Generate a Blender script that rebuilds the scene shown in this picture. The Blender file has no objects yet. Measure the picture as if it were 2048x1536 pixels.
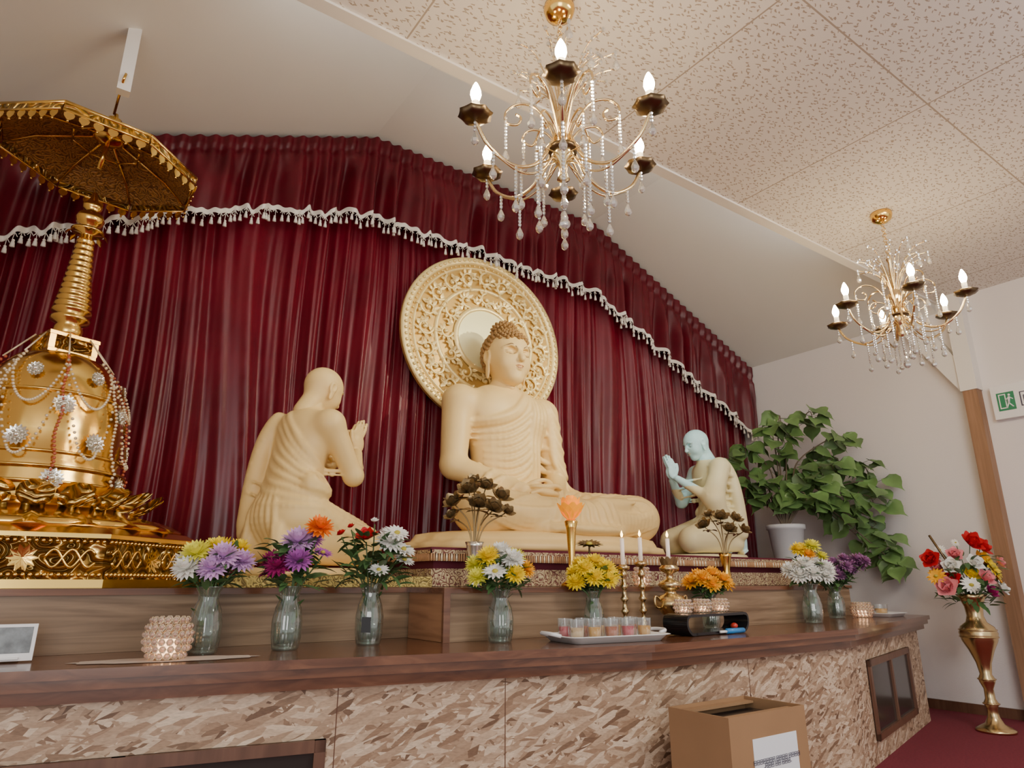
import bpy, math, random
import numpy as np
from mathutils import Vector, Matrix, Euler
R=random.Random(7)
E=0.94
# ---------------------------------------------------------------- materials
def newmat(name):
    m=bpy.data.materials.new(name); m.use_nodes=True
    nt=m.node_tree; b=nt.nodes["Principled BSDF"]
    return m,nt,b
def pm(name,col,rough=.5,metal=0.,spec=.5,emi=None,es=0,sheen=0,sss=0,coat=0,bump=0,bscale=40,var=0,vscale=6,alpha=1):
    m,nt,b=newmat(name)
    b.inputs['Base Color'].default_value=(*col,1); b.inputs['Roughness'].default_value=rough
    b.inputs['Metallic'].default_value=metal; b.inputs['Specular IOR Level'].default_value=spec
    if emi: b.inputs['Emission Color'].default_value=(*emi,1); b.inputs['Emission Strength'].default_value=es
    if sheen: b.inputs['Sheen Weight'].default_value=sheen; b.inputs['Sheen Tint'].default_value=(min(1,col[0]*3+.2),col[1]*3+.1,col[2]*3+.1,1)
    if sss: b.inputs['Subsurface Weight'].default_value=sss; b.inputs['Subsurface Radius'].default_value=(.02,.015,.01)
    if coat: b.inputs['Coat Weight'].default_value=coat
    tc=nt.nodes.new('ShaderNodeTexCoord')
    if var:
        n=nt.nodes.new('ShaderNodeTexNoise'); n.inputs['Scale'].default_value=vscale; n.inputs['Detail'].default_value=5
        nt.links.new(tc.outputs['Object'],n.inputs['Vector'])
        r=nt.nodes.new('ShaderNodeValToRGB'); r.color_ramp.elements[0].position=.3; r.color_ramp.elements[1].position=.7
        r.color_ramp.elements[0].color=(*[c*(1-var) for c in col],1); r.color_ramp.elements[1].color=(*[min(1,c*(1+var*.5)) for c in col],1)
        nt.links.new(n.outputs['Fac'],r.inputs['Fac']); nt.links.new(r.outputs['Color'],b.inputs['Base Color'])
    if bump:
        n=nt.nodes.new('ShaderNodeTexNoise'); n.inputs['Scale'].default_value=bscale; n.inputs['Detail'].default_value=3
        nt.links.new(tc.outputs['Object'],n.inputs['Vector'])
        bp=nt.nodes.new('ShaderNodeBump'); bp.inputs['Strength'].default_value=bump; bp.inputs['Distance'].default_value=.01
        nt.links.new(n.outputs['Fac'],bp.inputs['Height']); nt.links.new(bp.outputs['Normal'],b.inputs['Normal'])
    return m
def glassy(name,tint=(.9,.95,.93),refl=.12,dif=(.5,.6,.55),dw=.12):
    m=bpy.data.materials.new(name); m.use_nodes=True; nt=m.node_tree; nt.nodes.clear()
    o=nt.nodes.new('ShaderNodeOutputMaterial'); t=nt.nodes.new('ShaderNodeBsdfTransparent'); t.inputs[0].default_value=(*tint,1)
    g=nt.nodes.new('ShaderNodeBsdfGlossy'); g.inputs['Roughness'].default_value=.06
    d=nt.nodes.new('ShaderNodeBsdfDiffuse'); d.inputs[0].default_value=(*dif,1)
    f=nt.nodes.new('ShaderNodeLayerWeight'); f.inputs['Blend'].default_value=.35
    mr=nt.nodes.new('ShaderNodeMath'); mr.operation='MULTIPLY_ADD'; mr.inputs[1].default_value=.75; mr.inputs[2].default_value=refl
    nt.links.new(f.outputs['Facing'],mr.inputs[0])
    m1=nt.nodes.new('ShaderNodeMixShader'); m1.inputs[0].default_value=dw
    nt.links.new(t.outputs[0],m1.inputs[1]); nt.links.new(d.outputs[0],m1.inputs[2])
    m2=nt.nodes.new('ShaderNodeMixShader'); nt.links.new(mr.outputs[0],m2.inputs[0]); nt.links.new(m1.outputs[0],m2.inputs[1]); nt.links.new(g.outputs[0],m2.inputs[2])
    nt.links.new(m2.outputs[0],o.inputs[0]); return m
def ramp(nt,els):
    r=nt.nodes.new('ShaderNodeValToRGB'); cr=r.color_ramp
    cr.elements[0].position=els[0][0]; cr.elements[0].color=(*els[0][1],1)
    cr.elements[1].position=els[-1][0]; cr.elements[1].color=(*els[-1][1],1)
    for p,c in els[1:-1]:
        e=cr.elements.new(p); e.color=(*c,1)
    return r
def mapping(nt,sc=(1,1,1),rot=(0,0,0),loc=(0,0,0)):
    tc=nt.nodes.new('ShaderNodeTexCoord'); mp=nt.nodes.new('ShaderNodeMapping')
    mp.inputs['Scale'].default_value=sc; mp.inputs['Rotation'].default_value=rot; mp.inputs['Location'].default_value=loc
    nt.links.new(tc.outputs['Object'],mp.inputs['Vector']); return mp
def wood(name,c1,c2,c3,sc=(1.2,30,30),rough=.35,coat=.0):
    m,nt,b=newmat(name); mp=mapping(nt,sc)
    n=nt.nodes.new('ShaderNodeTexNoise'); n.inputs['Scale'].default_value=1; n.inputs['Detail'].default_value=6; n.inputs['Distortion'].default_value=1.2
    nt.links.new(mp.outputs[0],n.inputs['Vector'])
    r=ramp(nt,[(.3,c1),(.5,c2),(.7,c3)]); nt.links.new(n.outputs['Fac'],r.inputs[0]); nt.links.new(r.outputs[0],b.inputs['Base Color'])
    b.inputs['Roughness'].default_value=rough; b.inputs['Coat Weight'].default_value=coat
    return m
def osb():
    m,nt,b=newmat('osb_board'); prev=None
    for i,(a,s) in enumerate([(0.15,0),(1.2,3),(2.1,7),(-.5,11),(.75,17),(-.1,23),(.4,31)]):
        mp0=mapping(nt,(1,1,1),(0,a,0),(s,s*.3,s)); mp=nt.nodes.new('ShaderNodeMapping'); mp.inputs['Scale'].default_value=(14,3,64)
        nz=nt.nodes.new('ShaderNodeTexNoise'); nz.inputs['Scale'].default_value=9
        nt.links.new(mp0.outputs[0],nz.inputs['Vector'])
        ad=nt.nodes.new('ShaderNodeMixRGB'); ad.blend_type='ADD'; ad.inputs[0].default_value=.02
        nt.links.new(mp0.outputs[0],ad.inputs[1]); nt.links.new(nz.outputs['Color'],ad.inputs[2])
        nt.links.new(ad.outputs[0],mp.inputs[0])
        v=nt.nodes.new('ShaderNodeTexVoronoi'); v.inputs['Scale'].default_value=1
        nt.links.new(mp.outputs[0],v.inputs['Vector'])
        sp=nt.nodes.new('ShaderNodeSeparateColor'); nt.links.new(v.outputs['Color'],sp.inputs[0])
        r=ramp(nt,[(0,(.15,.08,.042)),(.15,(.34,.215,.13)),(.6,(.50,.355,.235)),(1,(.74,.59,.43))])
        nt.links.new(sp.outputs[0],r.inputs[0])
        if prev is None: prev=r.outputs[0]
        else:
            gt=nt.nodes.new('ShaderNodeMath'); gt.operation='GREATER_THAN'; gt.inputs[1].default_value=.58
            nt.links.new(sp.outputs[1],gt.inputs[0])
            mx=nt.nodes.new('ShaderNodeMixRGB'); nt.links.new(gt.outputs[0],mx.inputs[0]); nt.links.new(prev,mx.inputs[1]); nt.links.new(r.outputs[0],mx.inputs[2]); prev=mx.outputs[0]
    nz=nt.nodes.new('ShaderNodeTexNoise'); nz.inputs['Scale'].default_value=60; nz.inputs['Detail'].default_value=4
    mpx=mapping(nt,(1,1,4)); nt.links.new(mpx.outputs[0],nz.inputs['Vector'])
    rr=ramp(nt,[(.3,(.6,.6,.6)),(.6,(1,1,1))]); nt.links.new(nz.outputs['Fac'],rr.inputs[0])
    mu=nt.nodes.new('ShaderNodeMixRGB'); mu.blend_type='MULTIPLY'; mu.inputs[0].default_value=.6
    nt.links.new(prev,mu.inputs[1]); nt.links.new(rr.outputs[0],mu.inputs[2])
    nt.links.new(mu.outputs[0],b.inputs['Base Color']); b.inputs['Roughness'].default_value=.55
    return m
def ceiltile():
    m,nt,b=newmat('acoustic_tile'); prev=None
    for i,(a,s,th) in enumerate([(.35,0,.15),(-.5,5,.13)]):
        mp0=mapping(nt,(1,1,1),(0,0,a),(s,s,0)); mp=nt.nodes.new('ShaderNodeMapping'); mp.inputs['Scale'].default_value=(15,46,1)
        nz=nt.nodes.new('ShaderNodeTexNoise'); nz.inputs['Scale'].default_value=45
        nt.links.new(mp0.outputs[0],nz.inputs['Vector'])
        ad=nt.nodes.new('ShaderNodeMixRGB'); ad.blend_type='ADD'; ad.inputs[0].default_value=.02
        nt.links.new(mp0.outputs[0],ad.inputs[1]); nt.links.new(nz.outputs['Color'],ad.inputs[2]); nt.links.new(ad.outputs[0],mp.inputs[0])
        v=nt.nodes.new('ShaderNodeTexVoronoi'); v.voronoi_dimensions='2D'; v.inputs['Scale'].default_value=1
        nt.links.new(mp.outputs[0],v.inputs['Vector'])
        lt=nt.nodes.new('ShaderNodeMath'); lt.operation='LESS_THAN'; lt.inputs[1].default_value=th
        nt.links.new(v.outputs['Distance'],lt.inputs[0])
        if prev is None: prev=lt.outputs[0]
        else:
            mx=nt.nodes.new('ShaderNodeMath'); mx.operation='MAXIMUM'; nt.links.new(prev,mx.inputs[0]); nt.links.new(lt.outputs[0],mx.inputs[1]); prev=mx.outputs[0]
    mp=mapping(nt,(1,1,1),(0,0,0),(-1.0+1.15*10,-1.09+1.15*10,0))
    br=nt.nodes.new('ShaderNodeTexBrick'); br.offset=0; br.inputs['Scale'].default_value=1; br.inputs['Brick Width'].default_value=1.15; br.inputs['Row Height'].default_value=1.15
    br.inputs['Mortar Size'].default_value=.004; br.inputs['Mortar Smooth'].default_value=0
    nt.links.new(mp.outputs[0],br.inputs['Vector'])
    mx=nt.nodes.new('ShaderNodeMath'); mx.operation='MAXIMUM'; nt.links.new(prev,mx.inputs[0]); nt.links.new(br.outputs['Fac'],mx.inputs[1])
    c=nt.nodes.new('ShaderNodeMixRGB'); c.inputs[1].default_value=(.77,.73,.69,1); c.inputs[2].default_value=(.40,.33,.27,1)
    nt.links.new(mx.outputs[0],c.inputs[0]); nt.links.new(c.outputs[0],b.inputs['Base Color']); b.inputs['Roughness'].default_value=.9
    return m
def relief(name,col,rough,scale,strength,col2=None,metal=1,dist=.02):
    m,nt,b=newmat(name); mp=mapping(nt,(1,1,1))
    n=nt.nodes.new('ShaderNodeTexNoise'); n.inputs['Scale'].default_value=scale*.5; n.inputs['Detail'].default_value=1
    nt.links.new(mp.outputs[0],n.inputs['Vector'])
    ad=nt.nodes.new('ShaderNodeMixRGB'); ad.blend_type='ADD'; ad.inputs[0].default_value=1.2/scale*2
    nt.links.new(mp.outputs[0],ad.inputs[1]); nt.links.new(n.outputs['Color'],ad.inputs[2])
    v=nt.nodes.new('ShaderNodeTexVoronoi'); v.inputs['Scale'].default_value=scale
    nt.links.new(ad.outputs[0],v.inputs['Vector'])
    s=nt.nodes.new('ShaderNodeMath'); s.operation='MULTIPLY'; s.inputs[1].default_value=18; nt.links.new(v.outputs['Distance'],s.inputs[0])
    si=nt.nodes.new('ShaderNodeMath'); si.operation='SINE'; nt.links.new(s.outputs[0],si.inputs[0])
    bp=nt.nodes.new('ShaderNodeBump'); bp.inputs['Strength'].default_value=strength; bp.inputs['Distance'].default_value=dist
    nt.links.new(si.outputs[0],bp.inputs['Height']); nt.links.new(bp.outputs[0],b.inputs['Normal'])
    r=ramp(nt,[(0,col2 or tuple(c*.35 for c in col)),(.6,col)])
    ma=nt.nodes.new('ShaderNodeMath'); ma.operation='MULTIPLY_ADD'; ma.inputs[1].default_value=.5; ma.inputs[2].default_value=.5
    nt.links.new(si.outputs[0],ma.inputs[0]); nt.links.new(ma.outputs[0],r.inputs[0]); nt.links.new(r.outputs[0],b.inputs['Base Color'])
    b.inputs['Metallic'].default_value=metal; b.inputs['Roughness'].default_value=rough
    return m

M_wall=pm('wall_paint',(.76,.72,.71),.85,bump=.15,bscale=120)
M_vault=pm('vault_paint',(.78,.77,.72),.85,var=.03,vscale=1.2)
M_trimw=pm('white_trim',(.80,.77,.72),.6)
M_tile=ceiltile(); M_osb=osb()
M_carpet=pm('carpet',(.20,.018,.035),.95,bump=.5,bscale=300,var=.2,vscale=80)
M_counter=wood('counter_wood',(.095,.034,.015),(.145,.056,.025),(.20,.082,.038),(1.5,25,25),.2,.2)
M_riser=wood('riser_wood',(.15,.09,.048),(.24,.155,.09),(.33,.225,.135),(1.3,16,26),.4)
M_box2=wood('riser_side_wood',(.26,.12,.055),(.34,.165,.08),(.42,.215,.105),(12,2,22),.4)
M_post=wood('post_wood',(.24,.13,.07),(.30,.165,.09),(.36,.20,.115),(30,30,1.5),.5)
M_dwood=wood('dark_frame_wood',(.10,.045,.025),(.13,.06,.035),(.16,.08,.045),(20,20,2),.4)
M_pane=pm('dark_pane',(.03,.028,.025),.15)
M_curt=pm('crimson_velvet',(.15,.0015,.013),.36,spec=.5,sheen=.06,var=.25,vscale=3)
M_val=pm('crimson_valance',(.105,.001,.009),.38,spec=.45,sheen=.06,var=.25,vscale=5)
M_cloth=pm('red_cloth',(.11,.006,.02),.8,sheen=.2)
M_fringe=pm('ivory_fringe',(.80,.76,.68),.8)
M_stat=pm('cream_statue',(.85,.61,.25),.46,var=.05,vscale=5)
M_cool=pm('cyan_lit_statue_skin',(.56,.84,.86),.45)  # bluish light cast on the right monk painted into the skin colour
M_pale=pm('pale_monk_cream',(.82,.72,.42),.5,var=.05)
M_hair=pm('ochre_hair',(.33,.18,.055),.5)
M_line=pm('face_line',(.16,.08,.03),.5)
M_lip=pm('lip_paint',(.60,.30,.16),.45)
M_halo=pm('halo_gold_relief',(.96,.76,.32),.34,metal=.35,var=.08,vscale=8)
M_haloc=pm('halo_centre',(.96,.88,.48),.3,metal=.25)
M_halod=pm('halo_recess_shade',(.60,.38,.10),.4,metal=.4)  # darker ochre with the shade between the reliefs put into the colour
M_gold=pm('polished_gold',(.92,.60,.16),.18,1)
M_gilt=pm('champagne_gold',(.86,.68,.38),.2,1)
M_goldr=relief('gold_relief',(.88,.60,.19),.28,13,.9)
M_goldu=relief('umbrella_lining',(.50,.27,.08),.45,30,.35,(.20,.10,.035),metal=.6)
M_broc=relief('gold_brocade',(.60,.48,.28),.6,34,.3,(.15,.025,.03),metal=.2)
M_broc2=relief('green_brocade',(.58,.46,.14),.6,34,.3,(.16,.11,.03),metal=.2)
M_gfr=pm('gold_fringe',(.50,.27,.13),.6)
M_brass=pm('brass',(.62,.47,.24),.25,1)
M_brassd=pm('dark_bronze',(.16,.11,.06),.35,1)
M_fgold=pm('antique_gold_flower',(.36,.26,.13),.4,.8)
M_silver=pm('silver_ornament',(.88,.85,.75),.25,.9)
M_pearl=pm('pearl_bead',(.85,.72,.5),.2,.3)
M_redb=pm('red_bead',(.5,.12,.06),.25)
M_cryst=glassy('crystal',(.95,.95,.93),.35,(.95,.92,.84),.4)
M_pink=glassy('pink_crystal',(.95,.8,.7),.3,(.9,.65,.5),.45)
M_glass=glassy('vase_glass',(.84,.92,.88),.12,(.5,.57,.53),.10)
M_cup=glassy('cup_glass',(.92,.95,.95),.1,(.7,.75,.75),.12)
M_bulb=pm('bulb_glow',(1,.9,.7),.3,emi=(1,.76,.42),es=160)
M_flame=pm('flame',(1,.7,.3),.3,emi=(1,.62,.2),es=14)
M_glow=pm('tealight_glow',(1,.7,.5),.3,emi=(1,.55,.28),es=4)
M_wax=pm('candle_wax',(.92,.80,.70),.5,emi=(1,.75,.6),es=.2)
M_sleeve=pm('candle_sleeve',(.9,.85,.72),.5,emi=(1,.85,.6),es=.6)
M_lotus=pm('orange_lotus_glass',(1,.42,.0),.25,emi=(1,.26,.0),es=.5)
M_white=pm('white_plastic',(.82,.82,.82),.35)
M_black=pm('black_lacquer',(.012,.011,.012),.2)
M_card=pm('cardboard',(.32,.185,.09),.8,var=.06)
M_paper=pm('paper',(.78,.82,.86),.7)
M_ink=pm('ink',(.06,.06,.1),.7)
M_screen=pm('screen_grey',(.16,.18,.19),.3,var=.7,vscale=30)
M_green=pm('leaf_green',(.07,.155,.05),.45,var=.4,vscale=9)
M_green2=pm('stem_green',(.08,.14,.05),.5,var=.3,vscale=20)
M_bodhi=pm('bodhi_leaf',(.14,.26,.08),.4,var=.5,vscale=5)
M_bark=pm('bark',(.16,.12,.08),.8)
M_soil=pm('soil',(.04,.03,.02),.9)
M_pot=pm('white_pot',(.62,.64,.68),.4)
M_sgreen=pm('sign_green',(.01,.22,.10),.4)
M_doily=pm('doily_lace',(.55,.48,.42),.9)
M_blue=pm('blue_plastic',(.03,.22,.55),.3)
M_redp=pm('red_plastic',(.6,.05,.03),.3)
C={k:pm('petal_'+k,c,.6,var=.12,vscale=30) for k,c in dict(white=(.87,.86,.80),yellow=(.95,.72,.01),lemon=(.86,.82,.10),orange=(.95,.20,.0),
   lilac=(.66,.40,.70),magenta=(.38,.01,.14),purple=(.44,.11,.44),red=(.60,.005,.012),mauve=(.36,.15,.33),pink=(.82,.28,.31),amber=(.95,.46,.01),centre=(.5,.42,.05)).items()}
T={k:pm('tea_'+k,c,.15) for k,c in dict(a=(.75,.38,.05),b=(.5,.12,.03),c=(.62,.05,.08),d=(.75,.5,.25)).items()}

# ---------------------------------------------------------------- mesh builder
def spline(P,n=8):
    P=[Vector(p) for p in P]; Q=[P[0]*2-P[1]]+P+[P[-1]*2-P[-2]]; out=[]
    for i in range(1,len(Q)-2):
        a,b,c,d=Q[i-1:i+3]
        for k in range(n):
            t=k/n; out.append(.5*((2*b)+(c-a)*t+(2*a-5*b+4*c-d)*t*t+(-a+3*b-3*c+d)*t**3))
    out.append(P[-1]); return out
class MB:
    def __init__(s): s.v=[];s.f=[];s.mi=[];s.sm=[];s.mats=[];s._open=False
    def mx(s,m):
        if m not in s.mats: s.mats.append(m)
        return s.mats.index(m)
    def add(s,V,F,m,smooth=True,T=None):
        o=len(s.v)
        for p in V:
            p=Vector(p)
            s.v.append(tuple(T@p) if T else tuple(p))
        k=s.mx(m)
        for f in F: s.f.append(tuple(i+o for i in f)); s.mi.append(k); s.sm.append(smooth)
    def lathe(s,prof,m,c=(0,0,0),n=24,T=None,mod=None,smooth=True):
        V=[];F=[]
        for j,(r,z) in enumerate(prof):
            for i in range(n):
                a=2*math.pi*i/n; rr=r*(mod(a,j,z) if mod else 1)
                V.append((c[0]+rr*math.cos(a),c[1]+rr*math.sin(a),c[2]+z))
        for j in range(len(prof)-1):
            for i in range(n):
                F.append((j*n+i,j*n+(i+1)%n,(j+1)*n+(i+1)%n,(j+1)*n+i))
        if not s._open:
            if prof[0][0]>1e-4: F.append(tuple(range(n))[::-1])
            if prof[-1][0]>1e-4: F.append(tuple((len(prof)-1)*n+i for i in range(n)))
        s.add(V,F,m,smooth,T)
    def tube(s,P,r,m,n=6,T=None):
        P=[Vector(p) for p in P]; N=len(P); V=[];F=[]
        if N<2: return
        t0=(P[1]-P[0]).normalized(); u=t0.orthogonal().normalized()
        for i in range(N):
            t=(P[min(i+1,N-1)]-P[max(i-1,0)])
            if t.length<1e-9: t=t0
            t.normalize(); u=(u-t*u.dot(t)); u=u.normalized() if u.length>1e-6 else t.orthogonal().normalized(); w=t.cross(u)
            rr=r[i] if isinstance(r,(list,tuple)) else r
            for k in range(n):
                a=2*math.pi*k/n; V.append(P[i]+(u*math.cos(a)+w*math.sin(a))*rr)
        for i in range(N-1):
            for k in range(n): F.append((i*n+k,i*n+(k+1)%n,(i+1)*n+(k+1)%n,(i+1)*n+k))
        F.append(tuple(range(n))[::-1]); F.append(tuple((N-1)*n+k for k in range(n)))
        s.add(V,F,m,True,T)
    def ball(s,c,r,m,n=10,k=6,smooth=True,T=None):
        if not isinstance(r,(tuple,list)): r=(r,r,r)
        V=[(c[0],c[1],c[2]-r[2])];F=[]
        for j in range(1,k):
            ph=-math.pi/2+math.pi*j/k
            for i in range(n):
                a=2*math.pi*i/n; V.append((c[0]+r[0]*math.cos(ph)*math.cos(a),c[1]+r[1]*math.cos(ph)*math.sin(a),c[2]+r[2]*math.sin(ph)))
        V.append((c[0],c[1],c[2]+r[2])); L=len(V)-1
        for i in range(n):
            F.append((0,1+(i+1)%n,1+i)); F.append((L,1+(k-2)*n+i,1+(k-2)*n+(i+1)%n))
            for j in range(k-2): F.append((1+j*n+i,1+j*n+(i+1)%n,1+(j+1)*n+(i+1)%n,1+(j+1)*n+i))
        s.add(V,F,m,smooth,T)
    def box(s,lo,hi,m,T=None):
        x0,y0,z0=lo;x1,y1,z1=hi
        V=[(x0,y0,z0),(x1,y0,z0),(x1,y1,z0),(x0,y1,z0),(x0,y0,z1),(x1,y0,z1),(x1,y1,z1),(x0,y1,z1)]
        s.add(V,[(0,3,2,1),(4,5,6,7),(0,1,5,4),(1,2,6,5),(2,3,7,6),(3,0,4,7)],m,False,T)
    def prism(s,poly,z0,z1,m):
        n=len(poly); V=[(x,y,z0) for x,y in poly]+[(x,y,z1) for x,y in poly]
        F=[tuple(range(n))[::-1],tuple(range(n,2*n))]+[(i,(i+1)%n,n+(i+1)%n,n+i) for i in range(n)]
        s.add(V,F,m,False)
    def petal(s,b,d,nrm,L,W,curl,m,seg=3,cup=.25,shape=None):
        b=Vector(b); d=Vector(d).normalized(); nrm=Vector(nrm); nrm=(nrm-d*nrm.dot(d)).normalized(); side=d.cross(nrm)
        V=[];F=[]
        for i in range(seg+1):
            t=i/seg; w=W*(shape(t) if shape else (math.sin(math.pi*(.12+.83*t))))/2
            c=b+d*(L*t)+nrm*(curl*L*t*t)
            V+= [c-side*w+nrm*(cup*w),c,c+side*w+nrm*(cup*w)]
        for i in range(seg):
            o=i*3; F+=[(o,o+1,o+4,o+3),(o+1,o+2,o+5,o+4)]
        s.add(V,F,m,True)
    def build(s,name,loc=(0,0,0),rot=0,scale=1,bevel=0):
        me=bpy.data.meshes.new(name); me.from_pydata(s.v,[],s.f)
        for m in s.mats: me.materials.append(m)
        me.polygons.foreach_set('material_index',s.mi); me.polygons.foreach_set('use_smooth',s.sm); me.update()
        o=bpy.data.objects.new(name,me); bpy.context.scene.collection.objects.link(o)
        o.location=loc; o.rotation_euler=(0,0,rot); o.scale=(scale,)*3
        if bevel:
            bv=o.modifiers.new('bevel','BEVEL'); bv.width=bevel; bv.segments=2; bv.limit_method='ANGLE'
        return o

# ---------------------------------------------------------------- sdf sculpting
class Sdf:
    def __init__(s,lo,hi,h):
        s.lo=np.array(lo,float); s.h=h; s.n=[int((hi[i]-lo[i])/h)+2 for i in range(3)]
        s.ax=[lo[i]+h*np.arange(s.n[i]) for i in range(3)]; s.D=np.full(s.n,1.0,np.float32)
    def put(s,fn,lo,hi,k,sub=False):
        mg=k+2*s.h; sl=[]
        for i in range(3):
            a=max(0,int((lo[i]-mg-s.lo[i])/s.h)); b=min(s.n[i],int((hi[i]+mg-s.lo[i])/s.h)+2)
            if b<=a: return
            sl.append(slice(a,b))
        X=s.ax[0][sl[0]][:,None,None]; Y=s.ax[1][sl[1]][None,:,None]; Z=s.ax[2][sl[2]][None,None,:]
        d=fn(X,Y,Z); a=s.D[tuple(sl)]
        if sub:
            d=-d; hh=np.maximum(k-np.abs(a-d),0)/k; s.D[tuple(sl)]=np.maximum(a,d)+hh*hh*k*.25
        else:
            hh=np.maximum(k-np.abs(a-d),0)/k; s.D[tuple(sl)]=np.minimum(a,d)-hh*hh*k*.25
    def cone(s,a,b,r1,r2=None,k=.03,sub=False):
        if r2 is None: r2=r1
        a=np.array(a,float); b=np.array(b,float); ab=b-a; L=max(ab.dot(ab),1e-9); rm=max(r1,r2)
        def fn(X,Y,Z):
            px,py,pz=X-a[0],Y-a[1],Z-a[2]
            t=np.clip((px*ab[0]+py*ab[1]+pz*ab[2])/L,0,1)
            return np.sqrt((px-t*ab[0])**2+(py-t*ab[1])**2+(pz-t*ab[2])**2)-(r1+(r2-r1)*t)
        s.put(fn,np.minimum(a,b)-rm,np.maximum(a,b)+rm,k,sub)
    def ell(s,c,r,k=.03,rot=(0,0,0),sub=False):
        c=np.array(c,float); Rm=np.array(Euler(rot).to_matrix()); rm=max(r)
        def fn(X,Y,Z):
            px,py,pz=X-c[0],Y-c[1],Z-c[2]
            q=[Rm[0][i]*px+Rm[1][i]*py+Rm[2][i]*pz for i in range(3)]
            k0=np.sqrt(sum((q[i]/r[i])**2 for i in range(3))); k1=np.sqrt(sum((q[i]/r[i]**2)**2 for i in range(3)))+1e-9
            return k0*(k0-1)/k1
        s.put(fn,c-rm,c+rm,k,sub)
    def path(s,P,r,k=.02,sub=False,n=5):
        P=spline(P,n) if len(P)>2 else [Vector(p) for p in P]; N=len(P)-1
        for i in range(N):
            if isinstance(r,(tuple,list)):
                t=i/N; t2=(i+1)/N; ra=r[0]+(r[1]-r[0])*t; rb=r[0]+(r[1]-r[0])*t2
            else: ra=rb=r*(.35+.65*math.sin(math.pi*min(1,max(0,(i+.5)/N))))
            s.cone(P[i],P[i+1],ra,rb,k,sub)
    def hit(s,p,d):
        p=np.array(p,float); d=np.array(d,float); d/=np.linalg.norm(d)
        for i in range(600):
            q=p+d*s.h*.5*i; ix=[int(round((q[j]-s.lo[j])/s.h)) for j in range(3)]
            if any(ix[j]<0 or ix[j]>=s.n[j] for j in range(3)): continue
            if s.D0[ix[0],ix[1],ix[2]]<0: return Vector(q)
        return None
    def foldset(s,P,d,r,k=.02,n=5,sub=False,emb=.15):
        H=[]
        for p in spline(P,n):
            q=s.hit(p,d)
            if q is not None: H.append(q+Vector(d).normalized()*r*emb)
        for _ in range(2):
            H=[H[0]]+[(H[i-1]+H[i]*2+H[i+1])/4 for i in range(1,len(H)-1)]+[H[-1]] if len(H)>2 else H
        N=len(H)-1
        for i in range(N):
            if (H[i+1]-H[i]).length>.12: continue
            f=lambda t:r*(.35+.65*math.sin(math.pi*t))
            s.cone(H[i],H[i+1],f(i/N),f((i+1)/N),k,sub)
    def mesh(s,mb,m,matfn=None):
        D=s.D; ins=D<0; nx,ny,nz=D.shape
        cnt=np.zeros((nx-1,ny-1,nz-1),np.int8)
        for a in (0,1):
            for b in (0,1):
                for c in (0,1): cnt+=ins[a:nx-1+a,b:ny-1+b,c:nz-1+c]
        act=(cnt>0)&(cnt<8); I=np.argwhere(act); idx=np.full(act.shape,-1,np.int64); idx[act]=np.arange(len(I))
        acc=np.zeros((len(I),3)); num=np.zeros(len(I))
        cs=[(a,b,c) for a in (0,1) for b in (0,1) for c in (0,1)]
        for A in cs:
            for ax in range(3):
                if A[ax]: continue
                B=list(A); B[ax]=1
                da=D[I[:,0]+A[0],I[:,1]+A[1],I[:,2]+A[2]]; db=D[I[:,0]+B[0],I[:,1]+B[1],I[:,2]+B[2]]
                mk=(da<0)!=(db<0); den=np.where(mk,da-db,1); t=da/den
                p=np.tile(np.array(A,float),(len(I),1)); p[:,ax]=t
                acc[mk]+=p[mk]; num[mk]+=1
        V=(I+acc/num[:,None])*s.h+s.lo; Fs=[]
        for ax in range(3):
            o=[(ax+1)%3,(ax+2)%3]
            sa=[slice(1,-1)]*3; sb=[slice(1,-1)]*3; sa[ax]=slice(0,-1); sb[ax]=slice(1,None)
            A=ins[tuple(sa)]; B=ins[tuple(sb)]; E_=np.argwhere(A!=B); fl=A[A!=B]
            off=np.ones(3,int); off[ax]=0; G=E_+off
            def cell(d1,d2):
                q=G.copy(); q[:,o[0]]+=d1; q[:,o[1]]+=d2; return idx[q[:,0],q[:,1],q[:,2]]
            Q=np.stack([cell(-1,-1),cell(0,-1),cell(0,0),cell(-1,0)],1)
            Q[~fl]=Q[~fl][:,::-1]; Q=Q[(Q>=0).all(1)]; Fs.append(Q)
        F=np.concatenate(Fs); base=len(mb.v)
        mb.v.extend(map(tuple,V.tolist()))
        mb.f.extend(map(tuple,(F+base).tolist())); mb.sm.extend([True]*len(F))
        if matfn:
            c=V[F].mean(1); w=matfn(c[:,0],c[:,1],c[:,2]); ia=mb.mx(m); ib=mb.mx(matfn.m2)
            mb.mi.extend(np.where(w,ib,ia).tolist())
        else: mb.mi.extend([mb.mx(m)]*len(F))

# ---------------------------------------------------------------- room shell
def quadobj(name,V,F,m):
    b=MB(); b.add(V,F,m,False); return b.build(name)
XR=6.0; YB=4.32; YE=2.23; ZC=E+2.28
def slab(name,lo,hi,m): b=MB(); b.box(lo,hi,m); return b.build(name)
slab('floor',(-3.2,-3.2,-.1),(6.2,4.5,0),M_carpet)
slab('wall_right',(XR,-3.2,0),(XR+.15,4.47,ZC+.1),M_wall)
slab('wall_back',(-.80,YB,0),(6.0,YB+.15,E+3.3),M_wall)
slab('wall_left',(-.95,2.3,0),(-.80,YB+.1,E+2.3),M_wall)
slab('ceiling',(-3.2,-3.2,ZC),(XR,YE,ZC+.08),M_tile)
PR=[(-.8,E+2.185),(1.64,E+3.2),(3.79,E+3.2),(6.0,E+2.19)]
V=[];F=[]
for (x,z) in PR: V+=[(x,YE,z),(x,YB,z)]
for (x,z) in PR: V+=[(x,YE,z+.08),(x,YB,z+.08)]
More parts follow.
